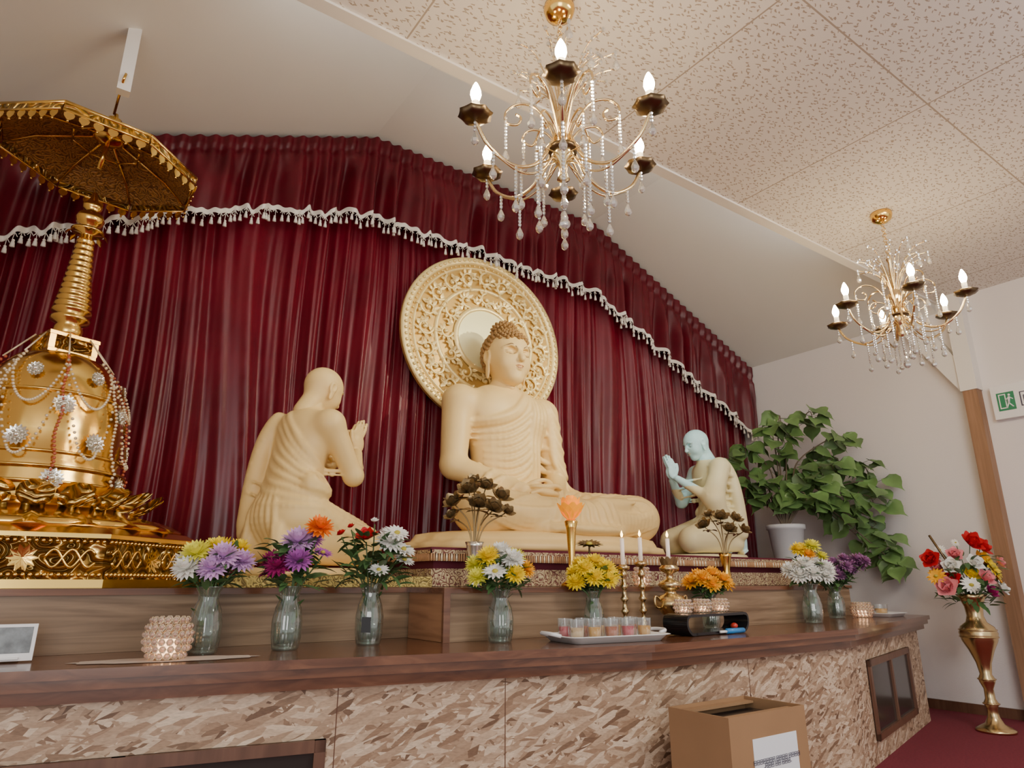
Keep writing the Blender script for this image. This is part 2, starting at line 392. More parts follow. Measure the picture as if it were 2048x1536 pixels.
for i in range(3): F+=[(2*i,2*i+1,2*i+3,2*i+2),(8+2*i,8+2*i+2,8+2*i+3,8+2*i+1)]
xl=-.8+(ZC-PR[0][1])*2.44/1.015; xr=6-(ZC-PR[3][1])*2.21/1.01
V+=[(xl,YE,ZC),(xr,YE,ZC),(-.8,YE,ZC),(6.0,YE,ZC)]
F+=[(16,2,4,17),(0,16,18),(17,6,19)]
quadobj('ceiling_vault',V,F,M_vault)
slab('trim_1',(-3.2,YE-.02,ZC-.012),(XR,YE+.045,ZC+.10),M_trimw)
slab('baseboard_right',(XR-.02,-3.2,0),(XR,4.2,.07),M_dwood)
def topz(x):
    if x<1.64: return E+2.185+(x+.8)*1.015/2.44
    if x<3.79: return E+3.2
    return E+3.2-(x-3.79)*1.01/2.21
b=MB(); b.box((5.90,2.02,0),(5.998,2.12,E+1.46),M_post); b.box((5.89,2.01,E+1.46),(5.998,2.13,ZC),M_trimw)
b.add([(5.91,2.13,E+1.46),(5.91,2.13,E+1.75),(5.91,2.62,ZC),(5.91,2.40,ZC),(5.998,2.13,E+1.46),(5.998,2.13,E+1.75),(5.998,2.62,ZC),(5.998,2.40,ZC)],
      [(0,1,3,2),(4,6,7,5),(0,2,6,4),(1,5,7,3),(2,3,7,6),(0,4,5,1)],M_trimw,False)
b.build('timber_post')

# ---------------------------------------------------------------- altar counter
def offs(poly,d): return [(x,y+d) for x,y in poly]
FE=[(-.79,2.53),(0,2.37),(2.05,1.94),(3.6,1.98),(5.5,2.47)]
BK=[(5.5,4.30),(-.79,4.30)]
ZT=E-.23
b=MB()
b.prism(FE+BK,ZT-.028,ZT,M_counter)
b.prism(offs(FE[:],.018)+BK,ZT-.058,ZT-.028,M_counter)
b.prism(offs(FE[:],.05)+BK,ZT-.095,ZT-.058,M_counter)
OF=[(x,y+.085) for x,y in FE[:-1]]+[(5.44,2.55)]
b.prism(OF+[(5.44,4.18),(-.79,4.18)],.001,ZT-.095,M_osb)
def facepanel(p0,p1,t0,t1,z0,z1):
    p0=Vector((*p0,0));p1=Vector((*p1,0)); d=(p1-p0); d.normalize(); nn=Vector((d.y,-d.x,0))
    Mx=Matrix(((d.x,nn.x,0,p0.x),(d.y,nn.y,0,p0.y),(0,0,1,0),(0,0,0,1)))
    a=t0;c=t1;w=.035
    b.box((a,0,z0),(c,.006,z1),M_pane,Mx)
    for lo,hi in (((a,0,z0),(c,.02,z0+w)),((a,0,z1-w),(c,.02,z1)),((a,0,z0),(a+w,.02,z1)),((c-w,0,z0),(c,.02,z1)),(((a+c)/2-w/2,0,z0),((a+c)/2+w/2,.018,z1))):
        b.box(lo,hi,M_dwood,Mx)
facepanel(OF[1],OF[2],-.25,.90,E-.86,E-.475)
facepanel(OF[3],OF[4],.38,1.45,E-.83,E-.42)
for p0,p1,t in ((OF[1],OF[2],1.52),(OF[1],OF[2],.93),(OF[2],OF[3],.7)):
    p0=Vector((*p0,0));p1=Vector((*p1,0)); d=(p1-p0).normalized(); q=p0+d*t
    b.box((q.x-.0015,q.y-.001,.01),(q.x+.0015,q.y+.004,ZT-.1),M_dwood)
b.build('altar_counter')
ZP=E-.02
b=MB()
b.box((-.79,2.80,ZT+.0005),(5.05,4.28,ZP-.022),M_riser); b.box((-.79,2.785,ZP-.022),(5.065,4.28,ZP),M_counter)
b.build('altar_step')
b=MB(); b.box((1.42,2.47,ZT+.0005),(4.05,2.784,ZP-.022),M_riser); b.box((1.405,2.455,ZP-.022),(4.065,2.784,ZP),M_counter)
b.add([(1.418,2.47,ZT+.001),(1.418,2.784,ZT+.001),(1.418,2.784,ZP-.022),(1.418,2.47,ZP-.022)],[(0,1,2,3)],M_box2,False)
b.box((1.405,2.455,ZT+.0005),(1.435,2.4695,ZP-.022),M_counter)
b.build('altar_step')
b=MB(); ZQ=E+.165
def skirt(x0,x1,y,z0,z1,m,amp,per,ax='x'):
    V=[];F=[];n=int((x1-x0)/per*6)
    for i in range(n+1):
        x=x0+(x1-x0)*i/n; w=amp*math.sin(2*math.pi*i/6)
        for z,k in ((z1,.3),(z0,1)): V.append((x,y+w*k,z) if ax=='x' else (y+w*k,x,z))
    for i in range(n): F.append((2*i,2*i+1,2*i+3,2*i+2))
    b.add(V,F,m)
b.box((1.64,2.98,ZP+.001),(5.0,4.10,ZQ-.028),M_cloth); b.box((1.60,2.93,ZQ-.028),(5.02,4.10,ZQ),M_cloth)
b.box((1.595,2.925,ZQ-.03),(5.025,2.93,ZQ-.012),M_broc); b.box((1.595,2.925,ZQ-.03),(1.60,4.0,ZQ-.012),M_broc)
skirt(1.62,5.0,2.965,ZP+.002,ZP+.085,M_broc,.006,.09); skirt(2.965,4.0,1.63,ZP+.002,ZP+.085,M_broc,.006,.09,'y')
x=1.6
while x<5.0:
    b.lathe([(.0,0),(.005,-.002),(.007,-.036),(0,-.038)],M_gfr if int(x*100)%3 else M_pearl,(x,2.928,ZQ-.028),5); x+=.014
y=2.95
while y<3.9:
    b.lathe([(.0,0),(.005,-.002),(.007,-.036),(0,-.038)],M_gfr,(1.598,y,ZQ-.028),5); y+=.016
b.build('draped_platform')
b=MB(); b.box((.67,2.88,ZP+.001),(1.58,3.95,E+.026),M_broc2); b.build('brocade_mat')
b=MB(); b.box((5.1,3.15,ZT+.0005),(5.48,3.75,E+.16),M_riser); b.build('plant_stand')

# ---------------------------------------------------------------- curtains
def fnoise(x,s): 
    return math.sin(x*2.1*s+1.3)*.5+math.sin(x*3.7*s+.4)*.3+math.sin(x*7.9*s+2.2)*.2
def curtain():
    b=MB(); nx=1500; nz=16; x0,x1=-.78,5.98; V=[];F=[]
    for j in range(nz+1):
        t=j/nz
        for i in range(nx+1):
            x=x0+(x1-x0)*i/nx; zt=topz(x)-.12; z=ZP+.003+(zt-ZP)*t
            ph=2*math.pi*(x/.185+.9*fnoise(x,1)+.14*math.sin(z*1.7+x*3))
            A=.050*(1+.35*fnoise(x,2.3))*(1-.25*t)
            s=math.sin(ph+.5*math.sin(ph)); y=4.21+A*(s*abs(s)**-.15 if abs(s)>1e-6 else 0)+.010*math.sin(ph*2.3+z*1.5)+.004*math.sin(ph*5.1)
            V.append((x,min(y,4.30),z))
    for j in range(nz):
        for i in range(nx): o=j*(nx+1)+i; F.append((o,o+1,o+nx+2,o+nx+1))
    b.add(V,F,M_curt); return b.build('stage_curtain')
curtain()
DX=[-.8,-.3,.2,.9,1.6,2.7,4,6]; DV=[.68,.62,.56,.54,.65,.67,.69,.76]
def valpt(x,t):
    ph=2*math.pi*(x/.09); ph2=2*math.pi*(x/.25+.45*fnoise(x,1.7))
    drop=float(np.interp(x,DX,DV))+.030*math.sin(ph2)+.018*fnoise(x,3)
    z=topz(x)-.03-drop*t
    y=4.05
    y+=-.014*math.sin(ph)*(1 if t<.2 else max(0,1-(t-.2)/.35))
    w=min(1,max(0,(t-.15)/.45)); y+=-.042*w*math.sin(ph2)-.020*w*math.sin(ph2*2.3+1+t*2)
    y+=-.022*math.sin(ph*.6+2.5*fnoise(x,2)+t*1.5)*min(1,max(0,t-.12)*3)
    if .13<t<.2: y+=.014
    return Vector((x,y,z))
def valance():
    b=MB(); nx=1700;nz=26; V=[];F=[]; x0,x1=-.78,5.975
    for j in range(nz+1):
        for i in range(nx+1):
            V.append(valpt(x0+(x1-x0)*i/nx,j/nz))
    for j in range(nz):
        for i in range(nx): o=j*(nx+1)+i; F.append((o,o+nx+1,o+nx+2,o+1))
    b.add(V,F,M_val)
    V=[];F=[];n=1300
    for i in range(n+1):
        p=valpt(x0+(x1-x0)*i/n,1); sc=.006*math.sin(i*.5)
        V+=[(p.x,p.y-.006,p.z+.02+sc),(p.x,p.y-.012,p.z+.0),(p.x,p.y-.006,p.z-.014+sc)]
    for i in range(n):
        o=i*3; F+=[(o,o+1,o+4,o+3),(o+1,o+2,o+5,o+4)]
    b.add(V,F,M_fringe)
    L=0;prev=valpt(x0,1);nxt=0;x=x0
    while x<5.96:
        x+=.004; p=valpt(x,1); L+=(p-prev).length; prev=p
        if L>nxt:
            nxt+=.05; l=R.uniform(.045,.07)
            b.tube([p+Vector((0,-.01,-.012)),p+Vector((R.uniform(-.006,.006),-.012,-l))],.002,M_fringe,4)
            q=p+Vector((0,-.012,-l))
            b.ball(q,.008,M_fringe,6,4)
            b.lathe([(.004,0),(.009,-.012),(.012,-.036),(0,-.038)],M_fringe,q,6)
            for dd in (-.014,.014):
                b.tube([p+Vector((0,-.01,-.012)),p+Vector((dd,-.012,-.035))],.0025,M_fringe,4)
    return b.build('curtain_valance')
valance()

# ---------------------------------------------------------------- halo
def halo():
    b=MB(); Rr=.672
    def ring(r0,r1,y,m,th=.0,n=72):
        V=[];F=[]
        for i in range(n):
            a=2*math.pi*i/n
            for (r,yy) in ((r0,y+.016),(r0+.008,y),(r1-.008,y),(r1,y+.016)): V.append((r*math.cos(a),yy,r*math.sin(a)))
        for i in range(n):
            for k in range(3): F.append((i*4+k,((i+1)%n)*4+k,((i+1)%n)*4+k+1,i*4+k+1))
        b.add(V,F,m)
    def disc(r,y,m,back,n=72):
        V=[(r*math.cos(2*math.pi*i/n),y,r*math.sin(2*math.pi*i/n)) for i in range(n)]+[(r*math.cos(2*math.pi*i/n),back,r*math.sin(2*math.pi*i/n)) for i in range(n)]
        b.add(V,[tuple(range(n)),tuple(range(n,2*n))[::-1]]+[(i,n+i,n+(i+1)%n,(i+1)%n) for i in range(n)],m,False)
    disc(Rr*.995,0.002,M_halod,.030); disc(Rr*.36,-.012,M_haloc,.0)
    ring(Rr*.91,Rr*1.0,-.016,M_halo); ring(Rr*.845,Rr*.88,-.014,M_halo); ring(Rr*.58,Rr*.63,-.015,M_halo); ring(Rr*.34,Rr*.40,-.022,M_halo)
    for i in range(90):
        a=2*math.pi*i/90; b.ball((Rr*.955*math.cos(a),-.018,Rr*.955*math.sin(a)),.013,M_halo,6,4)
        b.ball((Rr*.893*math.cos(a),-.004,Rr*.893*math.sin(a)),.008,M_halo,5,4)
    def scroll(cx,cz,sz,a0,sgn,turn=2.2):
        P=[];rad=[];n=22
        for i in range(n):
            t=i/(n-1); r=sz*(1-t*.82); a=a0+sgn*t*turn*math.pi
            P.append((cx+r*math.cos(a),-.008,cz+r*math.sin(a))); rad.append(.0125*(1-.5*t))
        b.tube(P,rad,M_halo,5); b.ball((cx,-.008,cz),.018,M_halo,6,4)
        for i in range(0,n-6,2):
            p=Vector(P[i]); dirv=(p-Vector((cx,-.006,cz))).normalized(); tang=Vector((-dirv.z,0,dirv.x))*sgn
            b.petal(p,dirv+tang*.6,(0,-1,0),.045,.026,.35,M_halo,2)
    N=20
    for i in range(N):
        a=2*math.pi*i/N; rr=Rr*.735
        scroll(rr*math.cos(a),rr*math.sin(a),.066,a+(0 if i%2 else math.pi),1 if i%2 else -1)
        for k in range(5):
            a2=a+math.pi/N+ (k-2)*.045; r2=Rr*(.65+.045*k)
            b.petal((r2*math.cos(a2),-.004,r2*math.sin(a2)),(math.cos(a2+k-1),0,math.sin(a2+k-1)),(0,-1,0),.055,.034,.35,M_halo,2)
    N=12
    for i in range(N):
        a=2*math.pi*i/N; rr=Rr*.49; scroll(rr*math.cos(a),rr*math.sin(a),.054,a+(0 if i%2 else math.pi),1 if i%2 else -1,1.9)
        a2=a+math.pi/N
        for k in (-1,0,1): b.petal((Rr*.43*math.cos(a2),-.004,Rr*.43*math.sin(a2)),(math.cos(a2+k*.7),0,math.sin(a2+k*.7)),(0,-1,0),.06,.03,.35,M_halo,2)
    for v in range(len(b.v)):
        p=b.v[v]; b.v[v]=(p[0]*1.06,p[1],p[2])
    b.tube([(0,.02,-.6),(0,.02,-1.609)],.010,M_halod,8)
    return b.build('aureole_disc',(2.62,4.055,E+1.775))
halo()

# ---------------------------------------------------------------- heads
def head_sdf(s,c,w,hh,robust=1,tilt=0,smile=1):
    x,y,z=c; W=w; H=hh
    s.ell((x,y+.02*H,z+.18*H),(W,W*1.18,H*.82),.02)
    s.ell((x,y-.28*W,z-.25*H),(W*.80,W*.86,H*.70),W*.3)
    s.ell((x,y-.70*W,z-.80*H),(W*.34,W*.28,H*.18),W*.35)
    for sx in (-1,1):
        s.ell((x+sx*.48*W,y-.66*W,z-.30*H),(W*.28,W*.26,H*.24),W*.3)
        s.ell((x+sx*.42*W,y-1.04*W,z+.09*H),(W*.28,W*.20,H*.14),W*.12,sub=True)
        s.ell((x+sx*.42*W,y-.84*W,z+.06*H),(W*.23,W*.16,H*.10),W*.03)
        s.path([(x+sx*.12*W,y-1.00*W,z+.16*H),(x+sx*.42*W,y-1.02*W,z+.27*H),(x+sx*.74*W,y-.78*W,z+.17*H)],W*.05,W*.06)
        s.path([(x+sx*.22*W,y-1.0*W,z-.01*H),(x+sx*.42*W,y-1.02*W,z-.045*H),(x+sx*.64*W,y-.86*W,z-.0*H)],W*.025,W*.02,sub=True)
        s.ell((x+sx*1.0*W,y+.08*W,z-.02*H),(W*.09,W*.26,H*.26),W*.06)
        s.ell((x+sx*1.06*W,y+.04*W,z+.0*H),(W*.06,W*.14,H*.15),W*.05,sub=True)
        s.ell((x+sx*.98*W,y+.02*W,z-.38*H*robust),(W*.07,W*.15,H*.26*robust),W*.08)
        s.ell((x+sx*.13*W,y-1.08*W,z-.24*H),(W*.10,W*.11,H*.07),W*.05)
    s.path([(x,y-.98*W,z+.18*H),(x,y-1.12*W,z-.02*H),(x,y-1.27*W,z-.22*H)],(W*.075,W*.125),W*.08)
    s.path([(x-.27*W,y-.93*W,z-.43*H),(x-.1*W,y-1.07*W,z-.405*H),(x,y-1.08*W,z-.415*H),(x+.1*W,y-1.07*W,z-.405*H),(x+.27*W,y-.93*W,z-.43*H)],W*.065,W*.035)
    s.path([(x-.22*W,y-.93*W,z-.47*H),(x,y-1.05*W,z-.51*H),(x+.22*W,y-.93*W,z-.47*H)],W*.08,W*.04)
    s.path([(x-.29*W,y-.97*W,z-.435*H),(x,y-1.15*W,z-.455*H),(x+.29*W,y-.97*W,z-.435*H)],W*.022,W*.015,sub=True)
def face_lines(b,s,c,w,h,brow=M_line,lip=M_lip,T=None):
    x,y,z=c;W=w;H=h; s.D0=s.D
    def pr(P,r,m):
        H_=[]
        for p in spline(P,6):
            q=s.hit((p[0],y-2*W,p[2]),(0,1,0))
            if q is not None: H_.append(q)
        if len(H_)>2: b.tube(H_,[r*(.3+.7*math.sin(math.pi*i/(len(H_)-1))) for i in range(len(H_))],m,5,T)
    for sx in (-1,1):
        pr([(x+sx*.12*W,0,z+.17*H),(x+sx*.42*W,0,z+.29*H),(x+sx*.76*W,0,z+.18*H)],W*.026,brow)
        pr([(x+sx*.20*W,0,z+.0*H),(x+sx*.42*W,0,z-.03*H),(x+sx*.66*W,0,z+.01*H)],W*.030,brow)
        pr([(x+sx*.20*W,0,z+.06*H),(x+sx*.42*W,0,z+.145*H),(x+sx*.68*W,0,z+.07*H)],W*.014,brow)
    pr([(x-.24*W,0,z-.435*H),(x-.08*W,0,z-.41*H),(x,0,z-.42*H),(x+.08*W,0,z-.41*H),(x+.24*W,0,z-.435*H)],W*.035,lip)
    pr([(x-.18*W,0,z-.47*H),(x,0,z-.50*H),(x+.18*W,0,z-.47*H)],W*.045,lip)

# ---------------------------------------------------------------- buddha
def buddha():
    b=MB(); s=Sdf((-.84,-.93,-.02),(1.0,.27,1.2),.0088); dy=-.11; dx0=.105
    s.ell((0,.0,.82),(.325,.165,.27),.05); s.ell((.01,-.03,.50),(.26,.18,.30),.12); s.ell((.04,-.08,.18),(.41,.24,.20),.12)
    s.ell((0,.0,.965),(.25,.11,.09),.07)
    s.cone((0,.0,.98),(0,-.02,1.16),.088,.085,.05)
    for sx in (-1,1):
        s.ell((sx*.14,-.105,.86),(.15,.07,.12),.08)
        s.ell((sx*.34,.0,.925),(.112,.11,.112),.07)
        s.cone((sx*.37,.0,.915),(sx*.42,-.05,.48),.106,.088,.05)
        s.cone((sx*.42,-.06,.455),(sx*.14+.03,-.39,.29),.085,.048,.04)
        s.cone((sx*.20+.03,-.10,.15),(sx*.635+dx0,-.42+dy,.145),.19,.145,.08)
        s.cone((sx*.635+dx0,-.44+dy,.13),(-sx*.06+dx0,-.58+dy,.11),.125,.085,.07)
    s.ell((dx0,-.38+dy*.7,.11),(.53,.28,.12),.08)
    s.cone((.14+dx0,-.60+dy,.19),(.40+dx0,-.56+dy,.212),.052,.040,.03)
    for i in range(5): s.cone((.40+dx0,-.59+.020*i+dy,.222),(.452+dx0-.008*i,-.593+.022*i+dy,.228),.015,.012,.006)
    hx=.03
    s.ell((hx,-.43,.275),(.115,.068,.026),.02)
    s.ell((hx-.02,-.435,.312),(.10,.062,.022),.012)
    for i in range(4):
        y=-.395-.027*i
        s.path([(hx-.01,y,.318),(hx+.06,y-.004,.324),(hx+.125-.010*abs(i-1.5),y+.002,.308)],(.015,.011),.004)
        s.path([(hx+.01,y-.006,.278),(hx-.07,y-.008,.282),(hx-.145+.010*abs(i-1.5),y,.266)],(.015,.011),.004)
    s.path([(hx-.10,-.39,.322),(hx-.06,-.42,.348),(hx-.005,-.435,.362)],(.017,.012),.008)
    s.path([(hx+.10,-.39,.322),(hx+.06,-.42,.348),(hx+.005,-.435,.362)],(.017,.012),.008)
    s.ell((dx0,-.60+dy,.03),(.32,.14,.045),.05)
    s.D0=s.D.copy(); f=(0,1,0); K=.010; Q=1.7
    F=lambda P,r,k=K:s.foldset([(p[0],-1.1,p[1]) for p in P],f,r*Q,k)
    F([(.12,1.03),(.06,.95),(-.02,.86),(-.14,.80),(-.27,.775),(-.33,.77)],.018)
    F([(.13,1.02),(.08,.93),(.0,.84),(-.13,.775),(-.27,.75),(-.33,.745)],.013)
    for dx,r in ((-.06,.015),(-.02,.012),(.02,.012),(.06,.015)):
        F([(.20+dx,1.05),(.21+dx,.90),(.20+dx*1.2,.74),(.19+dx*1.3,.58),(.20+dx*1.4,.42)],r)
    for i in range(8):
        t=i/7; F([(.15,.90-.36*t),(.05,.80-.38*t),(-.10,.715-.35*t),(-.30,.70-.26*t)],.0125)
    for i in range(7):
        F([(.33,1.0-.03*i),(.37,.90-.07*i),(.43,.83-.09*i),(.50,.80-.09*i)],.011)
    for i in range(4): F([(.24,.80-.1*i),(.30,.76-.1*i),(.36,.74-.1*i)],.011)
    G=lambda P,r,k=K:s.foldset([(p[0],p[1],.8) for p in P],(0,0,-1),r*Q,k)
    for sx in (-1,1):
        for i in range(8):
            t=i/7; G([(dx0+sx*(.18+.05*t),-.34-.035*i),(dx0+sx*(.33),-.27-.055*i),(dx0+sx*(.52),-.30-.055*i),(dx0+sx*(.74-.02*i),-.38-.048*i)],.0115)
        for i in range(6):
            F([(dx0+sx*.10,.17-.025*i),(dx0+sx*.30,.135-.023*i),(dx0+sx*.49,.14-.020*i),(dx0+sx*.68,.20-.022*i)],.0115)
    for i in range(8):
        x=-.21+.06*i; F([(dx0+x,.20),(dx0+x*1.15,.12),(dx0+x*1.35,.03)],.013)
    s.mesh(b,M_stat)
    hc=(0,-.045,1.275); W=.158; H=.212
    h=Sdf((-.24,-.34,1.02),(.24,.24,1.62),.0046)
    head_sdf(h,hc,W,H,1.25)
    h.cone((0,-.01,1.045),(0,-.03,1.18),.086,.085,.03)
    for zz in (1.06,1.09): h.path([(-.08,-.045,zz+.01),(0,-.115,zz-.012),(.08,-.045,zz+.01)],.009,.01)
    h.mesh(b,M_stat); face_lines(b,h,hc,W,H)
    b.ball((0,hc[1]-W*1.03,hc[2]+.36*H),.011,M_gold,8,6)
    def curl(p,n,r):
        b.ball(p,r,M_hair,7,5); q=Vector(p)+Vector(n)*r*.7; b.ball(q,r*.6,M_hair,6,4)
    N=460; ga=math.pi*(3-5**.5); cz=hc[2]+.18*H
    for i in range(N):
        zz=1-2*(i+.5)/N; rr=math.sqrt(1-zz*zz); a=ga*i; d=Vector((rr*math.cos(a),rr*math.sin(a),zz))
        p=Vector((d.x*W*1.02,d.y*W*1.20+hc[1]+.004,d.z*H*.85+cz))
        front=-d.y
        lim=.42 if front>.35 else (.42-(.35-front)*1.3)
        if abs(d.x)<.35 and front>.3: lim=.44
        lim=max(lim,-.75)
        if d.z<lim: continue
        if abs(d.x)>.8 and d.z<0 and front>-.25: continue
        curl(p,d,.0155)
    uc=Vector((0,hc[1]+.03,cz+H*.86))
    b.ball(uc,(.085,.085,.068),M_hair,16,10)
    for i in range(70):
        zz=1-1.2*(i+.5)/70; rr=math.sqrt(max(0,1-zz*zz)); a=ga*i; d=Vector((rr*math.cos(a),rr*math.sin(a),zz))
        curl(uc+Vector((d.x*.087,d.y*.087,d.z*.071)),d,.014)
    def wob(a,j,z): return 1+.02*math.sin(a*9)+.012*math.sin(a*17+1)
    pr=[(.0,-.10),(.98,-.10),(1.0,-.085),(.985,-.055),(.93,-.045),(.92,-.03),(.90,-.005),(.80,.012),(0,.015)]
    b.lathe(pr,M_stat,(0,0,0),96,Matrix.Translation((.08,-.36,0))@Matrix.Diagonal((.96,.50,1,1)),wob)
    return b.build('buddha_statue',(2.62,3.82,E+.268))
buddha()

# ---------------------------------------------------------------- monks
def monk(name,loc,rot,scale,skin,robe):
    b=MB(); s=Sdf((-.36,-.50,-.01),(.36,.36,.90),.0078)
    s.ell((0,.07,.27),(.175,.145,.15),.05); s.ell((0,.055,.43),(.155,.12,.17),.08); s.ell((0,.02,.62),(.185,.115,.15),.08)
    s.ell((0,.02,.70),(.15,.09,.07),.06); s.cone((0,.01,.72),(0,-.045,.85),.062,.054,.04)
    for sx in (-1,1):
        s.ell((sx*.18,.01,.69),(.068,.07,.07),.05)
        s.cone((sx*.195,.01,.68),(sx*.21,-.13,.45),.062,.048,.03)
        s.cone((sx*.21,-.14,.44),(sx*.045,-.30,.60),.046,.028,.03)
        s.cone((sx*.11,.06,.23),(sx*.15,-.28,.125),.12,.088,.05)
        s.cone((sx*.15,-.28,.095),(sx*.12,.14,.085),.082,.060,.05)
        s.cone((sx*.11,.17,.12),(sx*.11,.20,.05),.045,.036,.02)
        s.ell((sx*.11,.205,.10),(.040,.032,.095),.012)
        for i in range(5): s.cone((sx*(.08+.016*i),.215,.035),(sx*(.08+.017*i),.18,.014),.012,.011,.006)
        s.ell((sx*.018,-.325,.655),(.016,.042,.058),.015,(.25,0,0))
        for i in range(4):
            y=-.355+.022*i; L=[.085,.10,.092,.07][i]
            s.path([(sx*.013,y,.70),(sx*.012,y-.02,.70+L*.5),(sx*.009,y-.034,.70+L)],(.0105,.0075),.003)
        s.path([(sx*.02,-.295,.65),(sx*.016,-.28,.69),(sx*.012,-.282,.73)],(.013,.009),.006)
    s.ell((0,.13,.22),(.16,.10,.10),.05)
    s.ell((0,-.08,.12),(.21,.24,.085),.06)
    s.ell((-.17,.05,.37),(.055,.085,.065),.012,(.5,0,0)); s.ell((-.20,.03,.40),(.03,.05,.02),.02,(.5,0,0),sub=True)
    s.path([(.13,.08,.74),(.17,.12,.60),(.18,.15,.40),(.17,.17,.16)],(.035,.045),.03)
    s.cone((.20,.0,.68),(.235,-.10,.42),.072,.078,.04)
    s.cone((.235,-.10,.42),(.21,.0,.20),.07,.065,.05)
    s.D0=s.D.copy()
    def A(P,r,k=.008):
        S=[]; r*=1.4
        for p in spline([(t,z,0) for t,z in P],5):
            th=math.radians(p[0]); d=Vector((math.cos(th),math.sin(th),0)); q=s.hit(Vector((0,.04,p[1]))+d*.5,-d)
            if q is not None: S.append(q-d*r*.2)
        for _ in range(2):
            if len(S)>2: S=[S[0]]+[(S[i-1]+S[i]*2+S[i+1])/4 for i in range(1,len(S)-1)]+[S[-1]]
        for i in range(len(S)-1):
            if (S[i+1]-S[i]).length<.10:
                f=lambda t:r*(.4+.6*math.sin(math.pi*t)); s.cone(S[i],S[i+1],f(i/(len(S)-1)),f((i+1)/(len(S)-1)),k)
    A([(60,.76),(95,.72),(130,.64),(165,.53),(190,.47),(215,.46)],.013)
    A([(60,.75),(95,.705),(130,.62),(165,.51),(190,.45),(215,.44)],.009)
    for i in range(8):
        A([(45,.74-.055*i),(80,.69-.057*i),(120,.60-.046*i),(160,.49-.031*i),(200,.43-.023*i)],.010)
    for i in range(6): A([(60+10*i,.36),(62+11*i,.26),(62+12*i,.12)],.011)
    for i in range(5): A([(150+6*i,.34-.01*i),(190+3*i,.30-.03*i),(225+3*i,.24-.03*i),(250,.20-.03*i)],.010)
    for i in range(6): A([(-40,.70-.05*i),(0,.62-.06*i),(40,.62-.06*i)],.010)
    for i in range(4): A([(300,.62-.05*i),(270,.56-.05*i),(235,.50-.04*i)],.009)
    class Fn:
        m2=skin
        def __call__(self,x,y,z):
            hand=(z>.53)&(y<-.17); neck=(z>.765); feet=(z<.17)&(y>.18)&(abs(x)>.06)&(abs(x)<.16)
            return hand|neck|feet|((x<-.13)&(z>.52)&(y<.12))|((x<-.14)&(z>.38)&(y<-.06))
    s.mesh(b,robe,Fn())
    W=.092;H=.125; hc=(0,0,0); hd=Sdf((-.13,-.16,-.24),(.13,.15,.16),.0034)
    head_sdf(hd,hc,W,H,.9); hd.cone((0,.03,-.06),(0,.055,-.16),.056,.054,.03)
    hb=MB(); hd.mesh(hb,skin); face_lines(hb,hd,hc,W,H,M_line,M_lip)
    T=Matrix.Translation((0,-.075,.905))@Matrix.Rotation(math.radians(20),4,'X')
    base=len(b.v)
    for p in hb.v: b.v.append(tuple(T@Vector(p)))
    for f,mi in zip(hb.f,hb.mi):
        b.f.append(tuple(i+base for i in f)); b.mi.append(b.mx(hb.mats[mi])); b.sm.append(True)
    b.lathe([(0,-.035),(.36,-.035),(.365,-.022),(.35,0.002),(0,.004)],robe,(0,-.07,0),40,Matrix.Diagonal((.70,.95,1,1)))
    return b.build(name,loc,rot,scale)
monk('kneeling_monk_statue',(1.11,3.42,E+.0645),math.radians(110),1.03,M_stat,M_stat)
monk('kneeling_monk_statue',(4.36,3.46,ZQ+.0345),math.radians(-110),.96,M_cool,M_pale)

